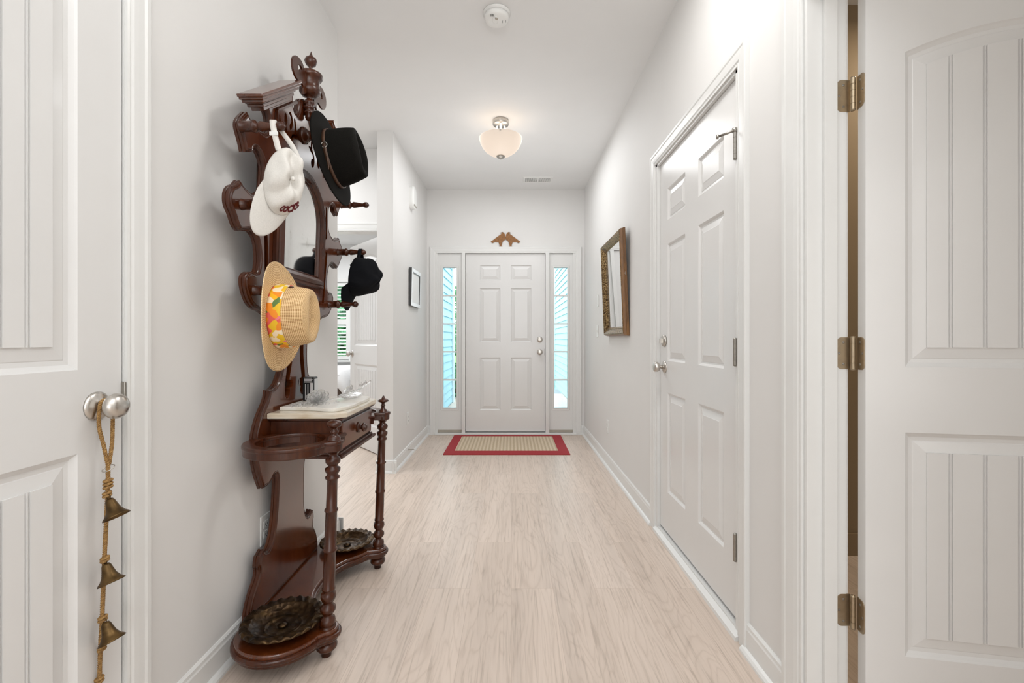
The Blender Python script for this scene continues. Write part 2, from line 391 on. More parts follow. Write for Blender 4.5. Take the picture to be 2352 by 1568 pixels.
def cat_rom(pts, k=4, closed=False):
    out = []; n = len(pts)
    for i in range(n if closed else n-1):
        p0 = pts[i-1] if (closed or i > 0) else pts[0]; p1 = pts[i]; p2 = pts[(i+1) % n]; p3 = pts[(i+2) % n] if (closed or i+2 < n) else pts[-1]
        for j in range(k):
            t = j/k
            out.append(tuple(.5*((2*b)+(-a+c)*t+(2*a-5*b+4*c-d)*t*t+(-a+3*b-3*c+d)*t**3) for a, b, c, d in zip(p0, p1, p2, p3)))
    if not closed: out.append(tuple(pts[-1]))
    return out

# ------------------------------------------------------------------ room shell
CH = 2.778
MB().box(-5.5, 3.0, -5, 9.0, -.06, 0).build('floor', M['floor'], kind='structure')
MB().box(-5.5, 3.0, -5, 5.30, CH, CH+.06).box(-5.5, -1.0, 5.30, 8.4, CH, CH+.06).build('ceiling', M['ceil'], kind='structure')
RX = .828
w = MB().box(RX, .94, -5, .44, 0, CH).box(RX, .94, .44, 1.272, 2.062, CH).box(RX, .94, 1.272, 1.665, 0, CH)
w.box(RX, .94, 1.665, 2.585, 2.075, CH).box(.893, .94, 1.665, 2.585, 0, 2.075).box(RX, .94, 2.585, 5.30, 0, CH)
w.build('wall_right', M['wall'], kind='structure')
LX = -.961
MB().box(-1.092, LX, -5, .30, 0, CH).box(-1.092, LX, .30, 1.135, 2.062, CH).box(-1.092, -1.03, .30, 1.135, 0, 2.062).box(-1.092, LX, 1.135, 2.514, 0, CH).build('wall_left', M['wall'], kind='structure')
MB().box(-1.092, LX, 3.70, 5.30, 0, CH).build('wall_foyer', M['wall'], kind='structure')
MB().box(-.961, -.925, 5.17, 5.30, 0, CH).box(.795, .828, 5.17, 5.30, 0, CH).box(-.925, .795, 5.17, 5.30, 2.125, CH).build('wall_entry', M['wall'], kind='structure')
MB().box(-5.5, -1.98, 4.05, 4.16, 0, CH).box(-1.98, -1.125, 4.05, 4.16, 2.055, CH).box(-1.125, -1.092, 4.05, 4.16, 0, CH).build('wall_passage', M['wall'], kind='structure')
MB().box(-5.5, -1.092, 2.40, 2.514, 0, CH).build('wall_passage_near', M['wall'], kind='structure')
MB().box(-5.5, -5.4, -5, 8.4, 0, CH).build('wall_far_left', M['wall2'], kind='structure')
MB().box(-5.5, 3.0, -5.1, -5, 0, CH).build('wall_back', M['wall'], kind='structure')
MB().box(-1.14, -1.04, 5.30, 8.4, 0, CH).build('wall_bedroom_side', M['wall2'], kind='structure')
# bedroom far wall with window opening X -4.0..-2.93, z .70..2.16
MB().box(-5.5, -4.05, 8.2, 8.32, 0, CH).box(-2.93, -1.04, 8.2, 8.32, 0, CH).box(-4.05, -2.93, 8.2, 8.32, 0, .70).box(-4.05, -2.93, 8.2, 8.32, 2.10, CH).build('wall_bedroom', M['wall2'], kind='structure')
# closet to the right
MB().box(.94, 2.9, -1.7, -1.6, 0, CH).box(2.8, 2.9, -1.6, 1.3, 0, CH).build('wall_side_room', M['wall'], kind='structure')
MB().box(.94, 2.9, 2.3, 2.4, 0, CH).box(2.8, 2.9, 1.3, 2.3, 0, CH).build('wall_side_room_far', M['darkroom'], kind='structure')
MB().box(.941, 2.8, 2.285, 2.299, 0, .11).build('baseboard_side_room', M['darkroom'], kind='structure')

# casings
def casing(name, a0, a1, zt, to, width=.062, proj=.017, z0=0, kind=True):
    prof = [(0, 0), (0, proj*.55), (.006, proj*.62), (.010, proj*.5), (.016, proj*.72), (.030, proj*.8), (width-.020, proj*.85), (width-.014, proj), (width-.003, proj), (width, proj*.9), (width, 0)]
    pts = []
    for o, p in prof:
        pts.append([to(a0-o, z0, p), to(a0-o, zt+o, p), to(a1+o, zt+o, p), to(a1+o, z0, p)])
    mb = MB(); mb.grid(pts, smooth=False); n = len(prof)
    mb.add([to(a0-o, z0, p) for o, p in prof], [tuple(range(n))]); mb.add([to(a1+o, z0, p) for o, p in prof], [tuple(range(n))])
    return mb.build(name, M['trim'], kind='structure')
onR = lambda x0: (lambda a, z, p: (x0-p, a, z))       # right wall, normal -x
onL = lambda x0: (lambda a, z, p: (x0+p, a, z))       # left wall, normal +x
onY = lambda y0: (lambda a, z, p: (a, y0-p, z))       # far wall facing camera
casing('trim_1', .44, 1.284, 2.058, onR(RX), .085)
casing('trim_2', 1.648, 2.600, 2.078, onR(RX), .066)
casing('trim_3', .30, 1.128, 2.058, onL(LX), .067)
casing('trim_4', -.852, .722, 2.060, onY(5.17), .072)
casing('trim_5', -1.98, -1.165, 2.048, onY(4.05), .072)
casing('trim_6', -4.05, -2.93, 2.10, onY(8.2), .075, z0=.70)
MB().box(-4.2, -2.85, 8.12, 8.2, .665, .70).box(-4.12, -2.87, 8.18, 8.2, .58, .665).build('trim_7', M['trim'], kind='structure', bevel=.004)

def baseboard(name, p0, p1, nrm, h=.103, caps=True):
    p0 = Vector((p0[0], p0[1], 0)); p1 = Vector((p1[0], p1[1], 0)); n = Vector((nrm[0], nrm[1], 0))
    prof = [(0, 0), (.030, 0), (.029, .008), (.023, .016), (.0135, .020), (.0125, h-.022), (.010, h-.016), (.009, h-.006), (.004, h), (0, h)]
    mb = MB(); rows = [[p0+n*a+Vector((0, 0, b)) for a, b in prof], [p1+n*a+Vector((0, 0, b)) for a, b in prof]]
    mb.grid(rows, smooth=False); mb.add(rows[0], [tuple(range(len(prof)))]); mb.add(rows[1], [tuple(range(len(prof)))])
    return mb.build(name, M['trim'], kind='structure')
baseboard('baseboard_right', (RX, 2.654), (RX, 5.17), (-1, 0)); baseboard('baseboard_right_near', (RX, 1.369), (RX, 1.596), (-1, 0))
baseboard('baseboard_left', (LX, 1.195), (LX, 2.514), (1, 0)); baseboard('baseboard_left_far', (LX, 3.67), (LX, 5.17), (1, 0))
baseboard('baseboard_foyer_end', (-1.10, 3.70), (LX+.03, 3.70), (0, -1)); baseboard('baseboard_near_end', (-1.20, 2.514), (LX+.03, 2.514), (0, 1))
baseboard('baseboard_passage', (-5.4, 4.05), (-2.052, 4.05), (0, -1)); baseboard('baseboard_bedroom', (-5.4, 8.2), (-1.14, 8.2), (0, -1))
baseboard('baseboard_entry_left', (LX, 5.17), (-.924, 5.17), (0, -1)); baseboard('baseboard_entry_right', (.794, 5.17), (RX, 5.17), (0, -1))

# ------------------------------------------------------------------ doors
RAISED = [(0, 0), (.005, -.0035), (.010, -.009), (.017, -.0095), (.019, -.008), (.044, -.0025), (.046, -.0015)]
PLANK = [(0, 0), (.004, -.004), (.012, -.010), (.022, -.011), (.024, -.010), (.052, -.006)]
def loop_rect(a, b, c, d, arch=0):
    def fn(o):
        u0, u1, z0, z1 = a+o, b-o, c+o, d-o
        if not arch: return [(u0, z0), (u1, z0), (u1, z1), (u0, z1)]
        # arc: chord at height d, rise arch over full width
        wd = b-a; R = (wd*wd/4+arch*arch)/(2*arch); uc = (a+b)/2; zc = d+arch-R; r = R-o
        pts = [(u0, z0), (u1, z0)]
        for k in range(25):
            u = u1+(u0-u1)*k/24; pts.append((u, zc+sqrt(max(r*r-(u-uc)**2, 0))))
        return pts
    return fn
def panel_loft(mb, fn, prof, to, cap=True):
    loops = [fn(o) for o, _ in prof]; n = len(loops[0])
    vs = [to(u, z, p) for lp, (_, p) in zip(loops, prof) for u, z in lp]; fs = []
    for i in range(len(prof)-1):
        for k in range(n):
            k2 = (k+1) % n; fs.append((i*n+k, i*n+k2, (i+1)*n+k2, (i+1)*n+k))
    if cap: fs.append(tuple((len(prof)-1)*n+k for k in range(n)))
    mb.add(vs, fs)
def door_mesh(width, zb, zt, to, panels, prof, thick=.035, planks=None):
    """panels: (u0,u1,z0,z1,arch); planks: list of plank edges in u"""
    mb = MB()
    us = sorted({0, width} | {p[0] for p in panels} | {p[1] for p in panels})
    for i in range(len(us)-1):
        a, b = us[i], us[i+1]; ps = sorted([p for p in panels if p[0] <= a+1e-6 and p[1] >= b-1e-6], key=lambda p: p[2])
        z = zb
        for p in ps:
            mb.add([to(a, z, 0), to(b, z, 0), to(b, p[2], 0), to(a, p[2], 0)], [(0, 1, 2, 3)])
            if p[4]:
                arc = loop_rect(*p)(0)[2:]; top = max(q[1] for q in arc)+.001
                for q, r in zip(arc[:-1], arc[1:]): mb.add([to(q[0], q[1], 0), to(r[0], r[1], 0), to(r[0], top, 0), to(q[0], top, 0)], [(0, 1, 2, 3)])
                z = top
            else: z = p[3]
        mb.add([to(a, z, 0), to(b, z, 0), to(b, zt, 0), to(a, zt, 0)], [(0, 1, 2, 3)])
    c = [(u, z) for u, z in ((0, zb), (width, zb), (width, zt), (0, zt))]
    vs = [to(u, z, 0) for u, z in c]+[to(u, z, -thick) for u, z in c]
    mb.add(vs, [(4, 5, 6, 7)]+[(k, (k+1) % 4, 4+(k+1) % 4, 4+k) for k in range(4)])
    for p in panels:
        fn = loop_rect(*p); panel_loft(mb, fn, prof, to)
        if planks:
            o = prof[-1][0]; d = prof[-1][1]; u0, u1 = p[0]+o, p[1]-o; inner = fn(o); g = .0055
            ed = [u0-.0]+[q for q in planks if u0 < q < u1]+[u1]
            def ztop(u):
                if not p[4]: return p[3]-o
                wd = p[1]-p[0]; R = (wd*wd/4+p[4]**2)/(2*p[4]); uc = (p[0]+p[1])/2
                return p[3]+p[4]-R+sqrt((R-o)**2-(u-uc)**2)
            for i in range(len(ed)-1):
                a = ed[i]+(g if i else 0); b = ed[i+1]-(g if i < len(ed)-2 else 0)
                ks = [a+(b-a)*k/6 for k in range(7)]
                fr = [(a, p[2]+o), (b, p[2]+o)]+[(u, ztop(u)) for u in reversed(ks)]
                n = len(fr); e = .0035
                mb.add([to(u, z, d+e) for u, z in fr]+[to(u, z, d) for u, z in fr], [tuple(range(n))]+[(k, (k+1) % n, n+(k+1) % n, n+k) for k in range(n)])
                if i:   # bead in the groove
                    mb.add([to(ed[i]-.0022, p[2]+o, d), to(ed[i]+.0022, p[2]+o, d), to(ed[i]+.0022, ztop(ed[i]), d), to(ed[i]-.0022, ztop(ed[i]), d),
                            to(ed[i]-.001, p[2]+o, d+.0035), to(ed[i]+.001, p[2]+o, d+.0035), to(ed[i]+.001, ztop(ed[i]), d+.0035), to(ed[i]-.001, ztop(ed[i]), d+.0035)],
                           [(4, 5, 6, 7), (0, 3, 7, 4), (1, 5, 6, 2), (0, 4, 5, 1), (3, 2, 6, 7)])
    return mb
def knob_set(parent, c, axis, kind='egg', mat=None, deep=.060):
    """round rose, neck and knob; axis as in lathe"""
    m = mat or M['nickel']
    MB().lathe([(.0, 0), (.0335, 0), (.0335, .003), (.031, .006), (.026, .009), (.014, .012), (.012, .014), (0, .014)], c, axis, 40).build('knob_rose', m, parent)
    k = MB()
    if kind == 'egg':
        pr = [(0, .013), (.0105, .013), (.010, .022), (.012, .027), (.020, .031), (.0265, .036), (.0295, .043), (.029, .050), (.0245, .058), (.016, .0635), (.007, .066), (0, .0665)]
    else:
        pr = [(0, .013), (.010, .013), (.009, .024), (.013, .030), (.024, .034), (.0275, .042), (.0265, .054), (.023, .059), (.010, .060), (0, .060)]
    k.lathe(pr, c, axis, 40); return k.build('door_knob', m, parent)
def deadbolt(parent, c, axis, tl=True):
    MB().lathe([(0, 0), (.0325, 0), (.0325, .008), (.028, .013), (.012, .014), (0, .014)], c, axis, 36).build('deadbolt_rose', M['nickel'], parent)
def butt_hinge(parent, p, h=.089, r=.0065, mat=None):
    mb = MB(); z0 = p[2]-h/2
    for k in range(5): mb.lathe([(0, z0+h*k/5+.0006), (r, z0+h*k/5+.0006), (r, z0+h*(k+1)/5-.0006), (0, z0+h*(k+1)/5-.0006)], (p[0], p[1], 0), 'z', 14, smooth=False)
    mb.lathe([(0, z0-.004), (r*.9, z0-.002), (r*.9, z0+h+.002), (0, z0+h+.004)], (p[0], p[1], 0), 'z', 14)
    return mb.build('hinge', mat or M['nickel_dark'], parent)

# door_1: six panel door in the right wall  (u from far edge toward the camera)
DX = .842; Y1, Y0 = 2.573, 1.678; wd = Y1-Y0
to1 = lambda u, z, n: (DX-n, Y1-u, z)
cols = [(.122, .369), (.523, .769)]
rows = [(.263, .800), (.972, 1.600), (1.729, 1.899)]
k = wd/.895
P1 = [(a*k, b*k, c, d, 0) for a, b in cols for c, d in rows]
d1 = door_mesh(wd, .045, 2.064, to1, P1, RAISED).build('door_1', M['door'], kind='structure')
deadbolt(d1, (DX, 2.497, 1.079), '-x')
MB().box(DX-.030, DX-.012, 2.494, 2.500, 1.066, 1.092).build('thumb_turn', M['nickel'], d1)
knob_set(d1, (DX, 2.497, .936), '-x', 'round')
for z in (1.800, 1.042, .325): butt_hinge(d1, (DX-.020, Y0-.006, z), .098, .0072)
# hinge pin door stop on the top hinge
mb = MB(); mb.tube([(DX-.020, Y0-.005, 1.858), (DX-.035, Y0+.012, 1.856), (DX-.062, Y0+.03, 1.850)], .0045, 10); mb.lathe([(0, 0), (.0085, .001), (.0085, .006), (0, .008)], (DX-.064, Y0+.032, 1.849), '-x', 14)
mb.lathe([(0, 1.848), (.010, 1.849), (.010, 1.864), (0, 1.865)], (DX-.020, Y0-.006, 0), 'z', 14)
mb.build('hinge_pin_stop', M['nickel_dark'], d1)
# jambs, stop and sill of door_1
MB().box(RX-.002, .893, 1.6485, 1.676, 0, 2.0775).box(RX-.002, .893, 2.575, 2.5995, 0, 2.0775).box(RX-.002, .893, 1.6485, 2.5995, 2.066, 2.0777).build('trim_8', M['trim'], kind='structure')
MB().box(.829, .893, 1.678, 2.573, 0, .012).build('trim_9', M['dark'], kind='structure')
mb = MB(); mb.add([(.793, y, z) if 0 else p for p in [(.806+.0, 1.640, 0), (.806, 2.600, 0), (.828, 2.600, .0), (.828, 1.640, 0), (.808, 1.640, .014), (.808, 2.600, .014), (.828, 2.600, .024), (.828, 1.640, .024)] for y, z in [(0, 0)]],
       [(0, 1, 5, 4), (4, 5, 6, 7), (2, 3, 7, 6), (0, 4, 7, 3), (1, 2, 6, 5)]); mb.box(.828, .86, 1.678, 2.573, 0, .030)
mb.build('trim_10', M['trim'], kind='structure')

# door_2: front entry door
EY = 5.19; toE = lambda u, z, n: (-.519+u, EY-n, z)
we = .902
c2 = [(.158, .395), (.512, .748)]
rows2 = [(.276, .875), (1.048, 1.665), (1.754, 1.927)]
d2 = door_mesh(we, .030, 2.058, toE, [(a, b, c, d, 0) for a, b in c2 for c, d in rows2], RAISED, .044).build('door_2', M['door'], kind='structure')
deadbolt(d2, (.324, EY, 1.080), '-y'); MB().box(.321, .327, EY-.028, EY-.012, 1.070, 1.092).build('thumb_turn', M['nickel'], d2)
knob_set(d2, (.324, EY, .937), '-y', 'round')
for z in (1.81, 1.04, .265): butt_hinge(d2, (-.526, EY-.006, z), .100, .007)
MB().box(.378, .384, EY-.004, EY+.02, .90, .975).build('strike_plate', M['nickel_dark'], d2)
# entry frame: sidelight posts, head
mb = MB().box(-.562, -.523, 5.150, 5.24, 0, 2.062).box(.387, .430, 5.150, 5.24, 0, 2.062).box(-.86, .73, 5.165, 5.24, 2.062, 2.13)
mb.box(-.868, -.838, 5.165, 5.24, 0, 2.07).box(.700, .735, 5.165, 5.24, 0, 2.07)
mb.build('trim_11', M['trim'], kind='structure', bevel=.002)
MB().box(-.523, .387, 5.225, 5.24, 0, 2.062).build('trim_12', M['dark'], kind='structure')
def sidelight(name, x0, x1, gx0, gx1):
    z0, z1, gz0, gz1 = .052, 2.060, .301, 1.898; y = 5.185
    to = lambda u, z, n: (u, y-n, z)
    mb = MB(); fr = lambda a, b, c, d: mb.box(a, b, y, y+.04, c, d)
    fr(x0, gx0, z0, z1); fr(gx1, x1, z0, z1); fr(gx0, gx1, z0, gz0); fr(gx0, gx1, gz1, z1)
    root = mb.build(name, M['trim'], kind='structure')
    g = MB(); casing_prof = [(0, -.012), (.0, .006), (.006, .008), (.014, .005), (.022, .006), (.026, 0)]
    lp = lambda o: [(gx0-o, gz0-o), (gx1+o, gz0-o), (gx1+o, gz1+o), (gx0-o, gz1+o)]
    vs = [to(u, z, p) for o, p in casing_prof for u, z in lp(o)]
    g.add(vs, [(i*4+k, i*4+(k+1) % 4, (i+1)*4+(k+1) % 4, (i+1)*4+k) for i in range(5) for k in range(4)])
    g.build('glazing_frame', M['trim'], root)
    for i in range(1, 5):
        z = gz0+(gz1-gz0)*i/5; MB().box(gx0, gx1, y-.002, y+.018, z-.0085, z+.0085).build('glazing_bar', M['trim'], root)
    MB().box(gx0, gx1, y+.016, y+.022, gz0, gz1).build('pane', M['glass'], root)
    return root
sidelight('window_1', -.838, -.562, -.778, -.625); sidelight('window_2', .430, .700, .487, .640)
MB().box(-.868, -.523, 5.185, 5.23, .022, .052).box(.387, .735, 5.185, 5.23, .022, .052).build('trim_13', M['beige'], kind='structure')
MB().box(-.868, .735, 5.128, 5.24, 0, .020).build('trim_14', M['trim'], kind='structure', bevel=.004)

# door_3: closed plank door in left wall near camera (u from latch edge toward the camera)
L3 = 1.122; to3 = lambda u, z, n: (-.962+n, L3-u, z)
pk = [.113+.052+.050*i for i in range(1, 12)]
d3 = door_mesh(.76, .012, 2.045, to3, [(.113, .647, .250, .836, 0), (.113, .647, 1.022, 1.86, .055)], PLANK, .035, pk).build('door_3', M['door'], kind='structure')
knob_set(d3, (-.962, 1.055, .935), 'x', 'egg')
MB().box(-1.03, -.959, 1.1265, 1.1365, 0, 2.057).box(-1.03, -.959, .301, 1.1365, 2.05, 2.0575).build('trim_15', M['trim'], kind='structure')
MB().box(-.985, -.952, 1.121, 1.1262, .925, .985).build('latch_plate', M['nickel_dark'], d3, bevel=.002)

# door_4: open plank door at the right, hinged on the jamb
hp = Vector((.9455, 1.262)); th = radians(80)
ud = Vector((sin(th), -cos(th))); nd = Vector((-cos(th), -sin(th)))   # along width; toward camera
def to4(u, z, n):
    p = hp+ud*(u+.006)+nd*(.006+.035+n)
    return (p.x+.006, p.y, z)
pk4 = [.099+.049+.0775*i-.0 for i in range(0, 10)]
pk4 = [.094+.106+.0775*i for i in range(0, 10)]
W4 = .81
d4 = door_mesh(W4, .012, 2.045, to4, [(.094, W4-.094, .250, .843, 0), (.094, W4-.094, 1.016, 1.850, .062)], PLANK, .035, pk4).build('door_4', M['door'], kind='structure')
def leaf_hinge(parent, z):
    h = .089; r = .0062
    mb = MB()
    c = Vector((hp.x-.001, hp.y-.004))
    for k in range(5): mb.lathe([(0, z-h/2+h*k/5+.0006), (r, z-h/2+h*k/5+.0006), (r, z-h/2+h*(k+1)/5-.0006), (0, z-h/2+h*(k+1)/5-.0006)], (c.x, c.y, 0), 'z', 16, smooth=False)
    mb.lathe([(0, z-h/2-.003), (r*.9, z-h/2-.002), (r*.9, z+h/2+.002), (0, z+h/2+.003)], (c.x, c.y, 0), 'z', 16)
    hg = mb.build('hinge', M['bronze_hinge'], parent)
    # jamb leaf in plane y = 1.2705, from x=.906 to barrel ; door leaf on the door edge
    def rr(w, flip):
        rad = .013; pts = [(0, -h/2), (w-rad, -h/2)]
        pts += [(w-rad+rad*sin(a), -h/2+rad-rad*cos(a)) for a in [pi/2*q/6 for q in range(1, 7)]]
        pts += [(w-rad+rad*cos(a), h/2-rad+rad*sin(a)) for a in [pi/2*q/6 for q in range(0, 7)]]
        pts += [(0, h/2)]
        return pts
    m1 = MB(); plate(m1, [rr(.036, 0)], 0, .0022, lambda u, v, n: (c.x-u, 1.2712-n, z+v)); m1.build('hinge_leaf', M['bronze_hinge'], hg)
    m2 = MB()
    def tod(u, v, n):
        p = hp+ud*.006+nd*(.004+u)-ud*(n); return (p.x+.006, p.y, z+v)
    plate(m2, [rr(.034, 1)], 0, .0022, tod); m2.build('hinge_leaf', M['bronze_hinge'], hg)
    s = MB()
    for dz, du in ((.030, .014), (0, .026), (-.030, .014)):
        s.lathe([(0, 0), (.0036, .0002), (.0030, .0010), (.0012, .0004), (0, .0004)], (c.x-du-.004, 1.2690, z+dz), '-y', 12)
        s.lathe([(0, 0), (.0036, .0002), (.0030, .0010), (.0012, .0004), (0, .0004)], tod(du+.001, dz, .0022), '-x', 12)
    s.build('screw', M['nickel_dark'], hg)
for z in (1.768, 1.051, .335): leaf_hinge(d4, z)
knob_set(d4, to4(W4-.065, .935, 0), '-y', 'egg')
# jamb + stop of doorway
MB().box(RX-.003, .936, 1.2700, 1.2835, 0, 2.057).box(.8672, .9025, 1.2580, 1.2705, 0, 2.05).box(RX-.003, .936, .442, 1.2835, 2.046, 2.0575).box(.8672, .9025, .44, 1.2715, 2.036, 2.048).build('trim_16', M['trim'], kind='structure', bevel=.0012)

# door_5: open bedroom door
a5 = radians(40.8); h5 = Vector((-1.185, 4.175)); u5 = Vector((-sin(a5), cos(a5))); n5 = Vector((-cos(a5), -sin(a5)))
def to5(u, z, n):
    p = h5+u5*u+n5*n; return (p.x, p.y, z)
d5 = door_mesh(.76, .012, 2.040, to5, [(.113, .647, .250, .836, 0), (.113, .647, 1.022, 1.86, .055)], PLANK, .035, [.165+.05*i for i in range(1, 12)]).build('door_5', M['door'], kind='structure')
def rot5(c, mb0):
    pass
kp = to5(.70, .935, 0)
R5 = Matrix.Rotation(atan2(n5.y, n5.x), 4, 'Z')
kf = lambda v: Vector(kp)+(R5 @ v)
for nm, pr in (('knob_rose', [(0, 0), (.032, 0), (.032, .004), (.026, .009), (.012, .013), (0, .013)]), ('door_knob', [(0, .012), (.010, .012), (.010, .024), (.02, .031), (.0295, .043), (.0245, .058), (.007, .066), (0, .0665)])):
    MB(kf).lathe(pr, (0, 0, 0), 'x', 28).build(nm, M['nickel'], d5)
kf2 = lambda v: Vector(to5(.70, .935, -.035))-(R5 @ v)
MB(kf2).lathe([(0, 0), (.032, 0), (.026, .009), (.010, .013), (.010, .024), (.02, .031), (.0295, .043), (.0245, .058), (.007, .066), (0, .0665)], (0, 0, 0), 'x', 28).build('door_knob', M['nickel'], d5)
MB().box(-1.165, -1.155, 4.05, 4.16, 0, 2.05).box(-1.155, -1.125, 4.05, 4.16, 0, 2.05).box(-1.98, -1.125, 4.05, 4.16, 2.042, 2.056).build('trim_17', M['trim'], kind='structure')

# bedroom window with plantation shutters
wr = MB().box(-4.05, -4.00, 8.25, 8.30, .70, 2.10).box(-2.98, -2.93, 8.25, 8.30, .70, 2.10).box(-4.0, -2.98, 8.25, 8.30, 2.05, 2.10).box(-4.0, -2.98, 8.25, 8.30, .70, .75).box(-4.0, -2.98, 8.25, 8.29, 1.38, 1.42).build('window_3', M['trim'], kind='structure')
MB().box(-4.0, -2.98, 8.268, 8.272, .75, 2.05).build('pane', M['glass'], wr)
for i, (x0, x1) in enumerate(((-3.47, -2.935), (-4.04, -3.49))):
    sh = thing('window_shutter', 'white plantation shutter panel of tilted louvers, '+('the right one seen beyond the open bedroom door' if i == 0 else 'left of the bedroom window, behind the wall'), 'shutter', (x0, 8.19, .71), 'plantation shutters at the bedroom window')
    mb = MB().box(x0, x0+.045, 8.205, 8.232, .71, 2.09).box(x1-.045, x1, 8.205, 8.232, .71, 2.09)
    for a, b in ((.71, .775), (1.34, 1.44), (2.03, 2.09)): mb.box(x0+.045, x1-.045, 8.205, 8.232, a, b)
    mb.build('shutter_frame', M['trim'], sh)
    for a, b, n in ((.775, 1.34, 9), (1.44, 2.03, 9)):
        for k in range(n):
            z = a+(b-a)*(k+.5)/n
            MB().add([(x, 8.218+dy*.024, z+dz) for x in (x0+.046, x1-.046) for dy, dz in ((-1, -.013), (0, .005), (1, .014), (0, -.003))],
                     [(0, 1, 5, 4), (1, 2, 6, 5), (2, 3, 7, 6), (3, 0, 4, 7), (0, 3, 2, 1), (4, 5, 6, 7)]).build('louver', M['trim'], sh)

# ------------------------------------------------------------------ outdoors
MB().box(-60, 60, 5.30, 120, -.25, -.12).build('lawn', M['grass'], kind='structure')
MB().box(-1.04, 1.1, 5.24, 10.0, -.12, -.02).build('porch_slab', M['concrete'], kind='structure')
def siding_wall(name, x, sgn, y0, y1, kind='structure'):
    mb = MB(); lap = .118; z = -.1
    while z < 3.2:
        a = x; b = x+sgn*.016
        mb.add([(b, y0, z), (b, y1, z), (a, y1, z+lap), (a, y0, z+lap), (a, y0, z), (a, y1, z)], [(0, 1, 2, 3), (0, 4, 5, 1)]); z += lap
    mb.box(x-sgn*.12, x, y0, y1, -.1, 3.2)
    return mb.build(name, M['siding'], kind='structure')
siding_wall('wall_siding_left', -1.02, 1, 5.31, 7.75); siding_wall('wall_siding_right', 1.02, -1, 5.31, 10.5)
MB().box(-1.14, -.985, 7.75, 7.87, -.1, 3.2).build('trim_18', M['cyan_trim'], kind='structure')
MB().box(.965, 1.14, 10.5, 10.62, -.1, 3.2).build('trim_19', M['cyan_trim'], kind='structure')
def shrub(name, c, r, h, n, label, cat, seed=1, leafs=.03, group=None):
    rnd = random.Random(seed); t = thing(name, label, cat, (c[0], c[1], c[2]), group)
    mb = MB()
    for i in range(n):
        a = rnd.uniform(0, 2*pi); q = rnd.random()**.5; zz = rnd.random(); rr = r*q*sqrt(max(.05, 1-(2*zz-1)**2))
        p = Vector((c[0]+rr*cos(a), c[1]+rr*sin(a), c[2]+h*.15+zz*h*.85)); s = leafs*rnd.uniform(.6, 1.3)
        d = Vector((rnd.gauss(0, 1), rnd.gauss(0, 1), rnd.gauss(0, .6))).normalized(); e = d.cross(Vector((rnd.random(), rnd.random(), rnd.random()))).normalized()
        mb.add([p-d*s, p+e*s*.45, p+d*s, p-e*s*.45], [(0, 1, 2, 3)])
    mb.build('foliage', M['leaf'], t); MB().tube([(c[0], c[1], c[2]), (c[0]+.02, c[1], c[2]+h*.3), (c[0], c[1]+.02, c[2]+h*.6)], min(.05, r*.12)).build('trunk', M['leather'], t)
    return t
shrub('garden_shrub', (-1.05, 8.6, -.12), .28, .75, 900, 'low dark green shrub outside the left sidelight at its foot', 'shrub', 2, .035)
shrub('garden_tree', (-2.6, 19, -.12), 1.5, 3.4, 1800, 'distant green tree seen through the left sidelight', 'tree', 3, .13)
shrub('garden_tree', (-5.2, 14.5, -.12), 1.9, 3.0, 2600, 'green tree outside the bedroom window behind the shutters', 'tree', 4, .24)
# ------------------------------------------------------------------ hall stand
YC = 1.87
def lean(v): return Vector((v.x+.034*v.z, v.y, v.z))
HS = thing('hall_stand', 'carved mahogany hall stand with arched mirror, hat pegs and marble shelf by left wall', 'hall stand', (-.80, YC, 0))
face = lambda u, v, n: lean(Vector((-.918+n, YC+u, v)))       # u = width offset, v = height, n = out of the panel
half = [(.285, .098), (.282, .136), (.262, .184), (.229, .228), (.224, .252), (.230, .272), (.224, .303), (.196, .318), (.184, .304), (.166, .298), (.147, .312), (.130, .35), (.120, .407), (.115, .499), (.117, .555), (.127, .573), (.145, .572), (.163, .556), (.180, .548), (.215, .545),
        (.245, .598), (.266, .649), (.276, .70), (.278, .735), (.273, .762), (.257, .80), (.240, .826), (.215, .856), (.202, .879), (.200, .902), (.172, .904), (.145, .918), (.126, .940), (.113, .969), (.105, 1.03), (.106, 1.09), (.118, 1.122), (.150, 1.134), (.180, 1.128), (.206, 1.142), (.222, 1.17),
        (.257, 1.186), (.305, 1.196), (.338, 1.216), (.362, 1.25), (.372, 1.281), (.366, 1.302), (.342, 1.316), (.315, 1.314), (.296, 1.328), (.289, 1.369), (.299, 1.415), (.318, 1.442), (.350, 1.452), (.398, 1.440), (.422, 1.45), (.445, 1.481), (.463, 1.501), (.470, 1.521), (.468, 1.545), (.454, 1.566), (.432, 1.58), (.415, 1.598),
        (.385, 1.584), (.345, 1.578), (.306, 1.592), (.284, 1.618), (.280, 1.658), (.280, 1.694), (.297, 1.720), (.322, 1.734), (.344, 1.730), (.356, 1.712), (.392, 1.698), (.405, 1.725), (.420, 1.748), (.428, 1.765), (.426, 1.784), (.410, 1.807), (.389, 1.83), (.362, 1.812), (.325, 1.803), (.290, 1.803), (.266, 1.818), (.256, 1.842), (.260, 1.870), (.276, 1.892), (.296, 1.902),
        (.296, 1.912), (.105, 2.052), (.094, 2.03), (.091, 2.0), (.078, 1.984), (.060, 1.984), (.046, 2.004), (.040, 2.035), (.026, 2.062), (0, 2.075)]
outline = half+[(-a, b) for a, b in reversed(half[:-1])]
def mir(h): return [(-a, b) for a, b in h]
slotA = [(.238, 1.70), (.252, 1.702), (.256, 1.63), (.266, 1.562), (.250, 1.55), (.242, 1.62)]
slotB = [(.255, 1.50), (.276, 1.492), (.268, 1.42), (.262, 1.34), (.252, 1.258), (.233, 1.255), (.238, 1.34), (.244, 1.42)]
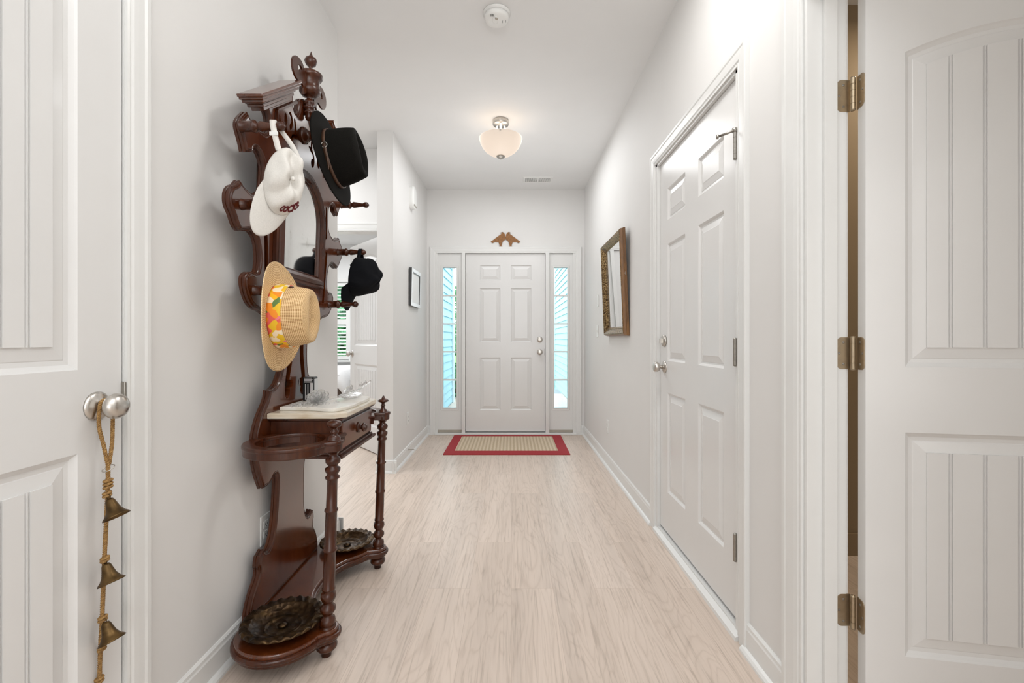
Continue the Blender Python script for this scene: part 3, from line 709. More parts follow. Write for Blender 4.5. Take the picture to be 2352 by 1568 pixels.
lyre = cat_rom([(.024, 1.115), (.028, 1.04), (.040, .975), (.050, .940), (.050, .928), (.034, .926), (.024, .912), (.030, .896), (.046, .894), (.044, .878), (.050, .862), (.066, .854), (.082, .866), (.088, .90), (.080, .955), (.062, 1.03), (.056, 1.115)], 3, True)
comma = cat_rom([(.045, 1.900), (.070, 1.905), (.098, 1.885), (.106, 1.856), (.098, 1.832), (.082, 1.826), (.072, 1.840), (.076, 1.858), (.088, 1.864), (.084, 1.880), (.066, 1.886)], 3, True)
fretA = [cat_rom(q, 3, True) for q in ([(.205, 1.903), (.192, 1.914), (.184, 1.890), (.173, 1.902), (.165, 1.872), (.176, 1.848), (.196, 1.846), (.190, 1.870), (.204, 1.880)],
    [(.160, 1.934), (.148, 1.943), (.136, 1.918), (.144, 1.895), (.130, 1.872), (.140, 1.846), (.158, 1.850), (.148, 1.870), (.158, 1.900)],
    [(.128, 1.955), (.112, 1.965), (.096, 1.940), (.100, 1.908), (.116, 1.896), (.120, 1.912), (.108, 1.930), (.114, 1.946)],
    [(.088, 1.950), (.077, 1.956), (.065, 1.922), (.068, 1.898), (.080, 1.900), (.080, 1.925)])]
holes = []
for h in [slotA, slotB, lyre, comma]+fretA: holes += [h, mir(h)]
def smooth_outline(pts, lim=48, k=4):
    n = len(pts); cor = []
    for i in range(n):
        a_ = Vector(pts[i])-Vector(pts[i-1]); b_ = Vector(pts[(i+1) % n])-Vector(pts[i])
        if a_.length < 1e-6 or b_.length < 1e-6 or a_.angle(b_) > radians(lim): cor.append(i)
    if not cor: return cat_rom(pts, k, True)
    out = []
    for q, i in enumerate(cor):
        j = cor[(q+1) % len(cor)]; run = [pts[(i+m) % n] for m in range(((j-i) % n or n)+1)]
        out += (cat_rom(run, k) if len(run) > 2 else run)[:-1]
    return out
def inset(pts, d):
    """pts clockwise or ccw; moves every vertex inward by d"""
    n = len(pts); area2 = sum(pts[i][0]*pts[(i+1) % n][1]-pts[(i+1) % n][0]*pts[i][1] for i in range(n)); sg = 1 if area2 > 0 else -1; out = []
    for i in range(n):
        p = Vector(pts[i]); e1 = (p-Vector(pts[i-1])).normalized(); e2 = (Vector(pts[(i+1) % n])-p).normalized()
        n1 = Vector((-e1.y, e1.x))*sg; n2 = Vector((-e2.y, e2.x))*sg; m = n1+n2
        if m.length < .3: m = n1
        m.normalize(); f = min(1/max(.35, m.dot(n1)), 1.8); out.append(tuple(p+m*d*f))
    return out
outline = smooth_outline(outline)
mb = MB(); eprof = [(0, -.025), (0, -.0165), (.0025, -.0150), (.0025, -.0135), (.0005, -.0120), (.0005, -.0055), (.003, -.0030), (.0045, -.0040), (.006, -.0035), (.0085, 0), (.0115, .0012), (.0135, 0)]
loops = [inset(outline, o) for o, _ in eprof]; n = len(outline)
mb.add([face(u, v, d) for lp, (_, d) in zip(loops, eprof) for u, v in lp], [(i*n+q, i*n+(q+1) % n, (i+1)*n+(q+1) % n, (i+1)*n+q) for i in range(len(eprof)-1) for q in range(n)])
em_ = mb; mb = MB(); pierced(mb, loops[-1], holes, -.0245, 0, face)
bp = mb.build('back_panel', M['mahogany_top'], HS)
em_.build('edge_moulding', M['mahogany'], bp)
mb = MB()
for (a, b, c, d) in ((.215, .29-.006, 1.24, 1.71), (-.284, -.215, 1.24, 1.71), (-.085, .085, .85, 1.11), (-.22, .22, 1.82, 1.90), (-.14, .14, 1.90, 1.975)): plate(mb, [[(a, c), (b, c), (b, d), (a, d)]], -.0275, -.0247, face)
mb.build('backing_board', M['dark_wood'], HS)
# mirror frame (arched) and glass
def arch_loop(hw, zb, zs, zt, n=24):
    pts = [(-hw, zb), (hw, zb)]
    for k in range(n+1):
        a = pi*k/n; pts.append((hw*cos(a), zs+(zt-zs)*sin(a)))
    return pts
prof = [(0, 0), (0, .012), (.006, .017), (.014, .015), (.018, .020), (.032, .026), (.046, .020), (.052, .012), (.058, .012), (.062, .004)]
loops = [arch_loop(.212-o, 1.318+o*.8, 1.585, 1.785-o*.8) for o, _ in prof]; n = len(loops[0]); vs = []
for lp, (_, d) in zip(loops, prof): vs += [face(u, v, d+.001) for u, v in lp]
mb = MB(); mb.add(vs, [(i*n+q, i*n+(q+1) % n, (i+1)*n+(q+1) % n, (i+1)*n+q) for i in range(len(prof)-1) for q in range(n)]); mfr = mb.build('mirror_frame', M['mahogany'], HS)
mb = MB(); mb.add([face(u, v, .0055) for u, v in arch_loop(.1505, 1.367, 1.585, 1.7355)], [tuple(range(n))]); mb.build('mirror_glass', M['foxed'], mfr)
# fret panel moulding
for s in (1, -1):
    mb = MB()
    for a, b in (((.222, 1.83), (.222, 1.918)), ((.222, 1.918), (.085, 2.018-.0))):
        du = Vector((b[0]-a[0], b[1]-a[1])).normalized(); pn = Vector((-du.y, du.x))*.007
        mb.add([face(s*(p[0]+e*pn.x), p[1]+e*pn.y, d) for p in (a, b) for e, d in ((-1, .003), (-.6, .011), (.6, .011), (1, .003))], [(0, 1, 5, 4), (1, 2, 6, 5), (2, 3, 7, 6), (0, 3, 2, 1), (4, 5, 6, 7)])
    mb.build('fret_moulding', M['mahogany'], HS)
# raked cornices
for s in (-1, 1):
    mb = MB(); A = Vector((.412, 1.865)); B = Vector((.150, 2.057)); e = (B-A).normalized(); pn = Vector((-e.y, e.x))
    if pn.y < 0: pn = -pn
    L = (B-A).length
    lay = [(.0, .010, 0.0, .058), (-.009, .0, .004, .054), (-.020, -.009, .012, .046), (-.026, -.020, .022, .036), (-.038, -.026, .028, .030), (-.052, -.038, .040, .018)]
    top = .010
    for lo, hi, ins, pr in lay:
        q = [(A+e*(ins*1.6)+pn*lo), (B-e*ins+pn*lo), (B-e*ins+pn*hi), (A+e*(ins*1.6)+pn*hi)]
        q = [p+Vector((0, .0)) for p in q]
        mb.add([face(s*p.x, p.y, d) for d in (-.025, pr) for p in q], [(0, 1, 2, 3), (7, 6, 5, 4), (0, 4, 5, 1), (1, 5, 6, 2), (2, 6, 7, 3), (3, 7, 4, 0)])
    mb.build('cornice', M['mahogany_top'], HS, bevel=.0025)
# urn finial with ears
UX = -.900
uf = lambda v: lean(v)
mb = MB(uf); mb.lathe([(0, 1.985), (.010, 1.988), (.015, 1.998), (.014, 2.008), (.018, 2.012), (.019, 2.020), (.014, 2.026), (.020, 2.031), (.022, 2.040), (.016, 2.047), (.022, 2.052), (.021, 2.064), (.013, 2.070), (.010, 2.078), (.020, 2.083), (.032, 2.089), (.040, 2.100), (.042, 2.114), (.036, 2.124), (.038, 2.129), (.036, 2.150), (.044, 2.156), (.049, 2.166), (.047, 2.176), (.034, 2.183), (.012, 2.188), (.007, 2.195), (.008, 2.207), (.019, 2.215), (.025, 2.229), (.021, 2.241), (.010, 2.247), (.006, 2.256), (0, 2.272)], (UX, YC, 0), 'z', 36)
urn = mb.build('urn_finial', M['mahogany'], HS)
for s in (-1, 1):
    ear = cat_rom([(.040, 2.075), (.052, 2.062), (.050, 2.090), (.060, 2.098), (.082, 2.092), (.100, 2.110), (.104, 2.145), (.092, 2.172), (.068, 2.180), (.050, 2.165), (.046, 2.14), (.034, 2.12), (.030, 2.095)], 3, True)
    hole = cat_rom([(.058, 2.148), (.066, 2.158), (.078, 2.150), (.080, 2.134), (.070, 2.132), (.068, 2.142)], 3, True)
    mb = MB(); ear = [(.036+(a-.036)*1.75 if a > .036 else a, b) for a, b in ear]; hole = [(.036+(a-.036)*1.75, b) for a, b in hole]; plate(mb, [[(s*a, b) for a, b in ear], [(s*a, b) for a, b in hole]], -.004, .004, lambda u, v, n: lean(Vector((UX+n, YC+u, v))), .001); mb.build('urn_handle', M['mahogany'], HS)
# pegs
PEG = [(0, -.002), (.0185, -.002), (.0185, .002), (.0165, .004), (.0165, .036), (.019, .038), (.020, .043), (.018, .047), (.010, .052), (.0125, .058), (.0155, .063), (.0145, .070), (.0085, .108), (.0105, .113), (.0135, .119), (.0145, .126), (.0125, .133), (.007, .136), (.006, .139), (0, .140)]
pegs = [(s*a, z) for s in (-1, 1) for a, z in ((.425, 1.765), (.405, 1.523), (.318, 1.256))]
for a, z in pegs:
    c = face(a, z, 0); MB().lathe(PEG, c, 'x', 22).build('peg', M['mahogany'], HS)
c = face(0, 1.925, 0)
MB().lathe([(0, -.002), (.034, -.002), (.034, .006), (.028, .010), (.026, .016), (.020, .020), (.018, .034), (.021, .040), (.017, .046), (.0165, .150), (.02, .156), (.021, .165), (.016, .174), (0, .178)], c, 'x', 26).build('peg', M['mahogany'], HS)
# drawer box
bx = lambda mb, *a: mb.box(*a, f=lean)
mb = MB(); bx(mb, -.918, -.662, YC-.188, YC+.188, .668, .788); mb2 = mb
bx(mb, -.918, -.648, YC-.198, YC+.198, .788, .797); bx(mb, -.918, -.652, YC-.194, YC+.194, .660, .670); bx(mb, -.918, -.640, YC-.205, YC+.205, .650, .661)
mb.build('drawer_case', M['mahogany'], HS, bevel=.003)
mb = MB(); bx(mb, -.68, -.6535, YC-.176, YC+.176, .677, .779); dr = mb.build('drawer', M['mahogany_top'], HS, bevel=.004)
c = lean(Vector((-.6535, YC+.0, .728)))
MB().lathe([(0, 0), (.021, 0), (.022, .004), (.014, .007), (.009, .010), (.009, .014), (.015, .017), (.0185, .022), (.0175, .027), (.012, .031), (.013, .033), (.007, .037), (0, .038)], c, 'x', 28).build('drawer_knob', M['mahogany'], dr)
# marble
def ch_rect(x0, x1, y, c): return [(x0, -y), (x1-c, -y), (x1, -y+c), (x1, y-c), (x1-c, y), (x0, y)]
to_h = lambda z: (lambda u, v, n: lean(Vector((u, YC+v, z+n))))
mb = MB(); plate(mb, [ch_rect(-.917, -.637, .214, .034)], 0, .021, to_h(.798), .004); mb.build('marble_top', M['marble'], HS)
ser = cat_rom([(-.905, -.147), (-.83, -.150), (-.76, -.164), (-.705, -.186), (-.675, -.176), (-.657, -.13), (-.650, -.06), (-.652, .02), (-.650, .09), (-.662, .165), (-.700, .184), (-.76, .164), (-.83, .15), (-.905, .147)], 4)
mb = MB(); plate(mb, [ser], 0, .014, to_h(.819), .003); mb.build('marble_riser', M['marble_white'], HS, label='whiter raised marble slab')
# base board and umbrella rings
def arc(c, r, a0, a1, n=14): return [(c[0]+r*cos(radians(a0+(a1-a0)*k/n)), c[1]+r*sin(radians(a0+(a1-a0)*k/n))) for k in range(n+1)]
hb = cat_rom([(-.775, 0), (-.772, .06), (-.757, .12), (-.725, .175), (-.690, .212), (-.664, .245)], 4)+arc((-.638, .300), .047, -75, 72)+[(-.640, .358)]+arc((-.787, .305), .157, 24, 176, 24)+[(-.943, .30)]
base = hb+[(a, -b) for a, b in reversed(hb[1:])]
mb = MB(); plate(mb, [base], .084, .101, to_h(0), .004, -.010)
bb = mb.build('base_board', M['mahogany_top'], HS)
mb = MB(); plate(mb, [base], .056, .076, to_h(0), .005, -.010); plate(mb, [base], .070, .088, to_h(0), .006); mb.build('base_moulding', M['mahogany'], bb)
for s in (-1, 1):
    o = [(-.64, .175), ]+[(-.668, .262)]+arc((-.638, .302), .034, -60, 70)+[(-.655, .345)]+arc((-.785, .302), .147, 20, 232, 64)+[(-.86, .175)]
    hl = arc((-.785, .300), .111, 0, 354, 60)
    mb = MB(); plate(mb, [[(a, s*b) for a, b in o], [(a, s*b) for a, b in hl]], .706, .732, to_h(0), .003, -.003); plate(mb, [[(a, s*b) for a, b in o], [(a, s*b) for a, b in hl]], .728, .743, to_h(0), .005, .001)
    mb.build('umbrella_ring', M['mahogany'], HS)
# turned posts
POST = [(0, 0), (.016, 0), (.017, .016), (.026, .020), (.034, .029), (.035, .038), (.030, .047), (.022, .051), (.021, .058), (.036, .06), (.036, .100), (.021, .102), (.026, .110), (.026, .120), (.024, .130), (.015, .136), (.014, .142), (.021, .148), (.026, .158), (.025, .168), (.017, .177), (.015, .183), (.021, .189), (.0255, .202), (.024, .214), (.017, .223), (.022, .227), (.022, .233), (.0195, .237), (.020, .30), (.0195, .357), (.0235, .361), (.0235, .368), (.0195, .372), (.019, .44), (.0185, .494), (.0225, .498), (.0225, .504), (.018, .508),
        (.0175, .56), (.017, .606), (.023, .610), (.0235, .617), (.018, .622), (.020, .628), (.025, .637), (.025, .646), (.016, .652), (.017, .657), (.024, .665), (.025, .676), (.020, .684), (.013, .690), (.017, .696), (.022, .703), (.028, .706), (.028, .742), (.022, .744), (.023, .750), (.016, .757), (.010, .762), (.015, .768), (.015, .773), (.009, .779), (.012, .784), (.024, .790), (.0255, .798), (.020, .806), (.012, .809), (0, .812)]
POST2 = [p for p in POST if p[1] < .744]+[(.020, .745), (.019, .752), (.010, .757), (.008, .764), (.008, .770), (.012, .772), (.008, .774), (.0075, .784), (.012, .787), (.024, .792), (.0255, .797), (.018, .803), (.008, .807), (.006, .812), (.004, .818), (0, .820)]
for s, pf_ in ((-1, POST), (1, POST2)):
    MB(lean).lathe(pf_, (-.638, YC+s*.300, 0), 'z', 30).build('turned_post', M['mahogany'], HS)

# ------------------------------------------------------------------ drip pans
for s, lb in ((-1, 'embossed dark brass drip pan on the near end of the hall stand base'), (1, 'embossed dark brass drip pan on the far end of the hall stand base')):
    c = (-.785, YC+s*.305, .1045); t = thing('drip_pan', lb, 'tray', c)
    prof = [(.004, .0008), (.045, .0008), (.055, .002), (.058, .006), (.060, .004), (.075, .008), (.095, .018), (.100, .026), (.104, .029), (.108, .027), (.124, .033), (.130, .030), (.131, .026), (.122, .024), (.104, .022), (.094, .012), (.06, 0), (.004, 0)]
    rows = []
    for i, (r, h) in enumerate(prof):
        row = []
        for k in range(192):
            a = 2*pi*k/192; sc = (1+.012*abs(sin(a*12))) if r > .12 else 1; hz = h+(.0034*cos(a*24)*(1 if r > .12 else -.8) if .105 < r < .1305 and h > .025 else 0)
            q = .93 if s == 1 else 1.0
            row.append((c[0]+r*q*sc*cos(a), c[1]+r*q*sc*sin(a), c[2]+hz-.0025))
        rows.append(row)
    MB().grid(rows, closed_u=True).add(rows[0], [tuple(range(192))]).build('dish', M['dish'], t)
    MB().lathe([(0, .002), (.014, .002), (.018, .0045), (.010, .007), (.006, .011), (0, .012)], (c[0], c[1], c[2]-.001), 'z', 24).build('boss', M['dish'], t)

# ------------------------------------------------------------------ brimmed hats
def frame_axes(a, c):
    a = Vector(a).normalized(); c = Vector(c); c = (c-a*c.dot(a)).normalized(); b = c.cross(a); return a, b, c
def hat(t, org, a, c, mat, A=.19, B=.155, ca=.102, cb=.083, H=.115, curl=.03, curl_end=-.008, crease=.03, band=None, pinch=.02, name_b='brim', name_c='crown', solid=.003, top_r=.74):
    a, b, c = frame_axes(a, c); org = Vector(org)
    W_ = lambda p: org+a*p[0]+b*p[1]+c*p[2]
    N = 96
    def P(th, k):
        # k in 0..1 brim (0 outer edge) ; 1..2 crown side ; 2..3 top
        if k <= 1:
            q = 1-k; ra = ca+(A-ca)*q; rb = cb+(B-cb)*q; h = curl*(sin(th)**2)*q**2+curl_end*(cos(th)**2)*q**2
            return Vector((ra*cos(th), rb*sin(th), h))
        if k <= 2:
            q = k-1; f = 1-.09*q-.07*q**3; h = H*(q*.92)
            x, y = ca*f*cos(th), cb*f*sin(th)
            # front pinches
            if x > 0: y *= 1-pinch*12*q*q*math.exp(-((x-ca*.55)/(.035))**2)*.5
            return Vector((x, y, h))
        q = k-2; f = .84*(1-q); x = ca*f*cos(th); y = cb*f*sin(th)
        if x > 0: y *= 1-pinch*12*math.exp(-((x-ca*.55)/(.035))**2)*.5
        h = H*(.92+.08*sin(min(1, q*2.2)*pi/2)); d = math.exp(-(y/(cb*.26))**2)*math.exp(-(x/(ca*.62))**4)
        return Vector((x, y, h-crease*d*min(1, q*3)))
    ks = [i/14 for i in range(15)]; rows = [[W_(P(2*pi*j/N, k)) for j in range(N)] for k in ks]
    mb = MB(); uvf = lambda rad0, ds: (lambda i, j: (2*pi*j/N*.13, rad0+i*ds))
    mb.grid(rows, closed_u=True, uvs=uvf(0, (A-ca)/14)); mb.build(name_b, mat, t, solid=solid)
    ks = [1+i/12 for i in range(13)]+[2+i/14 for i in range(1, 14)]
    rows = [[W_(P(2*pi*j/N, k)) for j in range(N)] for k in ks]
    mb = MB(); mb.grid(rows, closed_u=True, uvs=uvf(.2, .0095)); mb.add(rows[-1], [tuple(range(N))], uv=[(0, 0)]*N); mb.build(name_c, mat, t, solid=solid)
    return W_, P, N
# black fedora on the centre peg
FO = (-.735, 1.872, 1.828)
t = thing('felt_hat', 'black felt fedora with thin brown leather band on the centre peg of the hall stand', 'hat', FO)
W_, P, N = hat(t, FO, (.22, .0, -.975), (.97, -.04, .22), M['felt'], .190, .160, .116, .086, .128, -.006, .0, .036, solid=.004)
mb = MB(); rows = []
for k, e in ((1.02, .0025), (1.02, .0052), (1.13, .0056), (1.13, .0025)):
    rows.append([W_(P(2*pi*j/N, k)*1+Vector((cos(2*pi*j/N), sin(2*pi*j/N), 0))*e) for j in range(N)])
mb.grid(rows, closed_u=True); lb_ = mb.build('leather_band', M['leather'], t)
# buckle and strap tail at the near (camera) side of the band
th0 = radians(-100)
def surf(th, k, e): return W_(P(th, k)+Vector((cos(th), sin(th), 0))*e)
mb = MB(); cN = surf(th0, 1.09, .007); a_, b_, c_ = frame_axes((.22, 0, -.975), (.97, -.04, .22))
mb.tube([cN+a_*(.011*cos(q))+c_*(.011*sin(q)) for q in [2*pi*i/20 for i in range(20)]], .0018, 8, closed=True); mb.build('buckle', M['nickel'], lb_)
mb = MB()
for d in (0, .008):
    mb.tube(cat_rom([tuple(cN+a_*.008), tuple(cN+a_*.035-b_*.008+c_*.002), tuple(cN+a_*(.065+d)-b_*.013+c_*.004), tuple(cN+a_*(.095+d*1.5)-b_*(.011+d)+c_*.002)], 5), .0026, 6, rb=.0014)
mb.build('strap_tail', M['leather'], lb_)
# straw hat
SO = (-.803, 1.575, 1.168)
t = thing('straw_hat', 'woven straw fedora with floral ribbon on the lower near peg of the hall stand', 'hat', SO)
W_, P, N = hat(t, SO, (.02, -.06, -1), (1, .02, .03), M['straw'], .189, .152, .108, .090, .118, .018, -.006, .026, pinch=.012, solid=.003)
mb = MB(); rows = []
ks = [1.01, 1.01, 1.09, 1.17, 1.25, 1.33, 1.42, 1.42]; es = [.002, .004, .0045, .004, .0045, .004, .0042, .002]
for k, e in zip(ks, es): rows.append([W_(P(2*pi*j/N, k)+Vector((cos(2*pi*j/N), sin(2*pi*j/N), 0))*e) for j in range(N)])
mb.grid(rows, closed_u=True, uvs=lambda i, j: (2*pi*j/N*.10, i*.008)); mb.build('ribbon_band', M['floral'], t)

# ------------------------------------------------------------------ baseball caps
def cap(t, org, a, c, mat, ra=.098, rb=.072, H=.10, seed=1, bill_len=.07, droop=.35, wr=.006, skew=0, bill_w=62, hole=True, fold=0, arch=.018, rot=0):
    a, b, c = frame_axes(a, c); org = Vector(org); W_ = lambda p: org+a*p[0]+b*p[1]+c*p[2]
    rnd = random.Random(seed); ph = [rnd.uniform(0, 6) for _ in range(8)]
    N = 96; M_ = 22
    def D(th, q):   # q 0 rim .. 1 top
        ang = q*pi/2; x = ra*cos(ang)**.85*cos(th); y = rb*cos(ang)**.85*sin(th); h = H*sin(ang)
        w_ = wr*(sin(3*th+ph[0]+4*q)*.6+sin(7*x/ra+ph[1]+5*y/rb)*.6+sin(5*th-6*q+ph[2])*.4)*min(1, q*3)
        r = 1+w_/ra*1.0
        # seams
        s_ = min(abs(((th*3/pi) % 1)-.0), abs(((th*3/pi) % 1)-1.0)); r -= .012*math.exp(-(s_/.03)**2)*(1-q)
        x *= r; y *= r; h += w_*.8
        # sag at back
        if x < 0: h -= skew*(-x/ra)*q*H
        if fold: h -= fold*math.exp(-((y-.012-.10*x)/.016)**2)*math.exp(-((x+.028)/.062)**4)*min(1, q*2.2)
        if fold: h += fold*.35*math.exp(-((y+.026-.10*x)/.014)**2)*math.exp(-((x+.02)/.06)**4)*min(1, q*2)
        return Vector((x, y, h))
    def keep(th, q): return not (hole and cos(th) < -cos(radians(24)) and q < .26*sqrt(max(0, 1-((pi-abs(th)) / radians(24))**2)))
    mb = MB(); pts = []
    for i in range(M_): pts.append([W_(D(-pi+2*pi*j/N, min(i/(M_-1), .999))) for j in range(N)])
    vs = [p for r in pts for p in r]; fs = []
    for i in range(M_-1):
        for j in range(N):
            th = -pi+2*pi*(j+.5)/N; q = (i+.5)/(M_-1)
            if not keep(th if th < pi else th-2*pi, q): continue
            j2 = (j+1) % N; fs.append((i*N+j, i*N+j2, (i+1)*N+j2, (i+1)*N+j))
    mb.add(vs, fs, smooth=True); crown = mb.build('crown', mat, t, solid=.0025)
    mb = MB().lathe([(0, 0), (.007, .0), (.007, .003), (.004, .0055), (0, .006)], (0, 0, 0), 'z', 16, f=lambda v: W_(Vector((v.x, v.y, v.z+H))))
    mb.build('top_button', mat, t)
    # bill
    rows = []
    for i in range(11):
        q = i/10; row = []
        for j in range(33):
            th = radians(rot-bill_w+2*bill_w*j/32); base = Vector((ra*cos(th), rb*sin(th), 0)); e = max(0, cos((th-radians(rot))/radians(bill_w)*pi/2))**.55 if j not in (0, 32) else 0
            p = base+Vector((bill_len*q*e*cos(radians(rot)), base.y*.10*q*e+bill_len*q*e*sin(radians(rot)), 0)); yy = sin(th-radians(rot))
            p.z = -droop*bill_len*q*e-arch*(yy**2)*q**.6*(1 if j not in (0, 32) else 0)
            row.append(W_(p))
        rows.append(row)
    MB().grid(rows).build('bill', mat, t, solid=.003)
    # sweatband stitch ridge
    return W_, D, crown, (a, b, c)
# white cap hanging on the upper near peg by its back strap
WO = Vector((-.724, 1.445, 1.588))
t = thing('baseball_cap', 'white cotton baseball cap with dark red lettering on the upper near peg', 'cap', WO)
aW = (-.13, -.08, -1); cW = (.75, -.62, -.2)
W_, D, crown, ax = cap(t, WO, aW, cW, M['cotton'], .106, .058, .062, 5, .090, .10, .007, 0, 62, fold=.032, arch=.010, rot=-20)
# lettering wraps on the front panels
def on_cap(u, v, n):
    th = u/.080; q = .20+v/.105
    return W_(D(th, q))+((W_(D(th, q+.02))-W_(D(th, q))).cross(W_(D(th+.02, q))-W_(D(th, q)))).normalized()*(-(n+.0026))
def letter_to(u, v, n):
    # letters read upright seen from outside: u grows to the wearer's left
    return on_cap(u*.70+.030, v+.012, n)
mb = MB(); text_mesh(mb, 'COCKS', .036, .002, letter_to, .0013); mb.build('lettering', M['garnet'], t, label='dark red block lettering reading COCKS')
a_, b_, c_ = ax
# strap: two bands from crown back over the peg
mb = MB(); tip = face(-.425, 1.765, .125); tip = Vector(tip)
s0 = W_(Vector((-.088, -.032, .006))); s1 = W_(Vector((-.088, .032, .006)))
for sA in (0,):
    pth = cat_rom([tuple(s0), tuple(s0.lerp(tip, .6)+Vector((-.010, -.012, 0))), tuple(tip+Vector((-.022, -.006, .0155))), tuple(tip+Vector((-.020, .012, .012))), tuple(s1.lerp(tip, .5)+Vector((.0, .012, 0))), tuple(s1)], 6)
    wv = Vector((.9, .3, .1)).normalized()*.0085
    rows = [[Vector(p)-wv, Vector(p)+wv] for p in pth]; mb.grid(rows)
mb.build('strap', M['cotton'], t, solid=.002)
p = s0.lerp(tip, .62)+Vector((-.012, -.014, 0)); mb = MB().box(p.x-.013, p.x+.013, p.y-.003, p.y+.003, p.z-.006, p.z+.006); mb.build('buckle', M['white_plastic'], t, bevel=.0015)
# black cap on the middle far peg
BO = Vector((-.772, 2.262, 1.400))
t = thing('baseball_cap', 'plain black baseball cap hanging on the middle far peg of the hall stand', 'cap', BO)
W_, D, crown, ax = cap(t, BO, (-.14, -.02, -1), (.97, -.10, -.05), M['navy'], .096, .080, .120, 9, .078, .30, .007, -.12, 62, arch=.034)
a_, b_, c_ = ax; tip = Vector(face(.405, 1.523, .112))
s0 = W_(Vector((-.082, -.03, .012))); s1 = W_(Vector((-.082, .03, .012)))
pth = cat_rom([tuple(s0), tuple(s0.lerp(tip, .6)+Vector((0, -.008, 0))), tuple(tip+Vector((0, -.006, .013))), tuple(tip+Vector((0, .008, .012))), tuple(s1.lerp(tip, .5)), tuple(s1)], 6)
rows = [[Vector(p)-Vector((.009, 0, 0)), Vector(p)+Vector((.009, 0, 0))] for p in pth]
mb = MB(); mb.grid(rows); mb.build('strap', M['navy'], t, solid=.002)
mb = MB(); pth = cat_rom([tuple(s0), tuple(s0+Vector((-.012, -.01, -.018))), tuple(s0+Vector((-.034, -.012, -.036)))], 5); mb.grid([[Vector(p)-Vector((.004, 0, -.006)), Vector(p)+Vector((.004, 0, -.006))] for p in pth]); mb.build('strap_end', M['navy'], t, solid=.002)

# ------------------------------------------------------------------ things on the marble
TZ = .8335
def at(x, y): return Vector((x, y))
# tin: dark canister with silver print
c = (-.842, 1.905, TZ); t = thing('printed_canister', 'black and silver printed canister standing on the marble shelf', 'canister', c)
tc = NT('silver_print'); tc.base((.75, .75, .75, 1)); tc.P(Metallic=.5, Roughness=.35)
MB().box(c[0]-.024, c[0]+.024, c[1]-.020, c[1]+.020, TZ, TZ+.098).build('body', M['ink'], t, bevel=.004)
mb = MB(); y = c[1]-.0206
mb.box(c[0]+.009, c[0]+.0205, y-.0004, y+.001, TZ+.004, TZ+.074)
for k in range(4): mb.box(c[0]-.016, c[0]+.018-.003*(k % 2), y-.0006, y+.001, TZ+.076+k*.0055, TZ+.079+k*.0055)
for x in (-.012, -.002): mb.box(c[0]+x, c[0]+x+.003, y-.0008, y+.001, TZ+.004, TZ+.07)
mb.box(c[0]+.0238, c[0]+.0248, c[1]-.016, c[1]+.016, TZ+.006, TZ+.09)
mb.build('silver_print', tc.m, t, label='silver print')
# crystal rose
rc = Vector((-.765, 1.80, TZ+.024)); t = thing('crystal_rose', 'clear crystal rose with long stem lying on the marble shelf', 'ornament', (rc.x, rc.y, TZ))
rnd = random.Random(11)
for ring, (n, R, s) in enumerate(((3, .007, .018), (5, .013, .021), (7, .019, .022), (8, .026, .018))):
    for i in range(n):
        a0 = 2*pi*i/n+ring*.5; rows = []
        ax0 = Vector((.12, -.55, .8)).normalized(); e1 = ax0.cross(Vector((1, 0, 0))).normalized(); e2 = ax0.cross(e1)
        for u in range(6):
            row = []
            for v in range(6):
                p = (u/5-.5)*2; q = v/5*(1-.10*p*p); rad = R*(.35+.65*q)+.006*q*q*(ring); ang = a0+p*.55*(1-.35*q*q)
                row.append(rc+e1*cos(ang)*rad+e2*sin(ang)*rad+ax0*(s*q*(1-.15*p*p)-.012))
            rows.append(row)
        MB().grid(rows).build('petal', M['crystal'], t, solid=.0035)
stem = cat_rom([(rc.x, rc.y, rc.z-.012), (-.730, 1.86, TZ+.012), (-.690, 1.945, TZ+.020), (-.655, 2.03, TZ+.050), (-.640, 2.065, TZ+.066)], 6)
MB().tube(stem, .0045, 10).build('stem', M['crystal'], t)
for (px, py, pz, dx, dy, dz) in ((-.715, 1.89, .020, .05, .03, .02), (-.70, 1.92, .026, .005, .06, .03), (-.685, 1.95, .028, .05, -.01, .02), (-.665, 2.0, .045, .01, .05, .02)):
    rows = []
    d = Vector((dx, dy, dz)); sd = d.cross(Vector((0, 0, 1))).normalized()
    for u in range(9):
        q = u/8; wd_ = .016*sin(pi*q)**.8+.0006; rows.append([Vector((px, py, TZ+pz))+d*q-sd*wd_, Vector((px, py, TZ+pz))+d*q+Vector((0, 0, .003)), Vector((px, py, TZ+pz))+d*q+sd*wd_])
    MB().grid(rows).build('leaf', M['crystal'], t, solid=.003)
# glass beads around the rose
t = thing('crystal_bead_strand', 'strand of clear crystal beads coiled beside the rose on the marble shelf', 'beads', (-.80, 1.74, TZ))
mb = MB(); rnd = random.Random(4)
for i in range(70):
    a = i*.37; r = .022+.020*sin(a*.31)+.012*(i % 3)/2
    cx, cy = -.800+.055*(i/70)+r*cos(a), 1.735+.085*(i/70)+r*sin(a); rr = rnd.uniform(.0035, .0055)
    mb.lathe([(0, -rr), (rr*.7, -rr*.7), (rr, 0), (rr*.7, rr*.7), (0, rr)], (cx, cy, TZ+rr), 'z', 7, smooth=False)
mb.build('beads', M['crystal'], t)['kind'] = 'stuff'
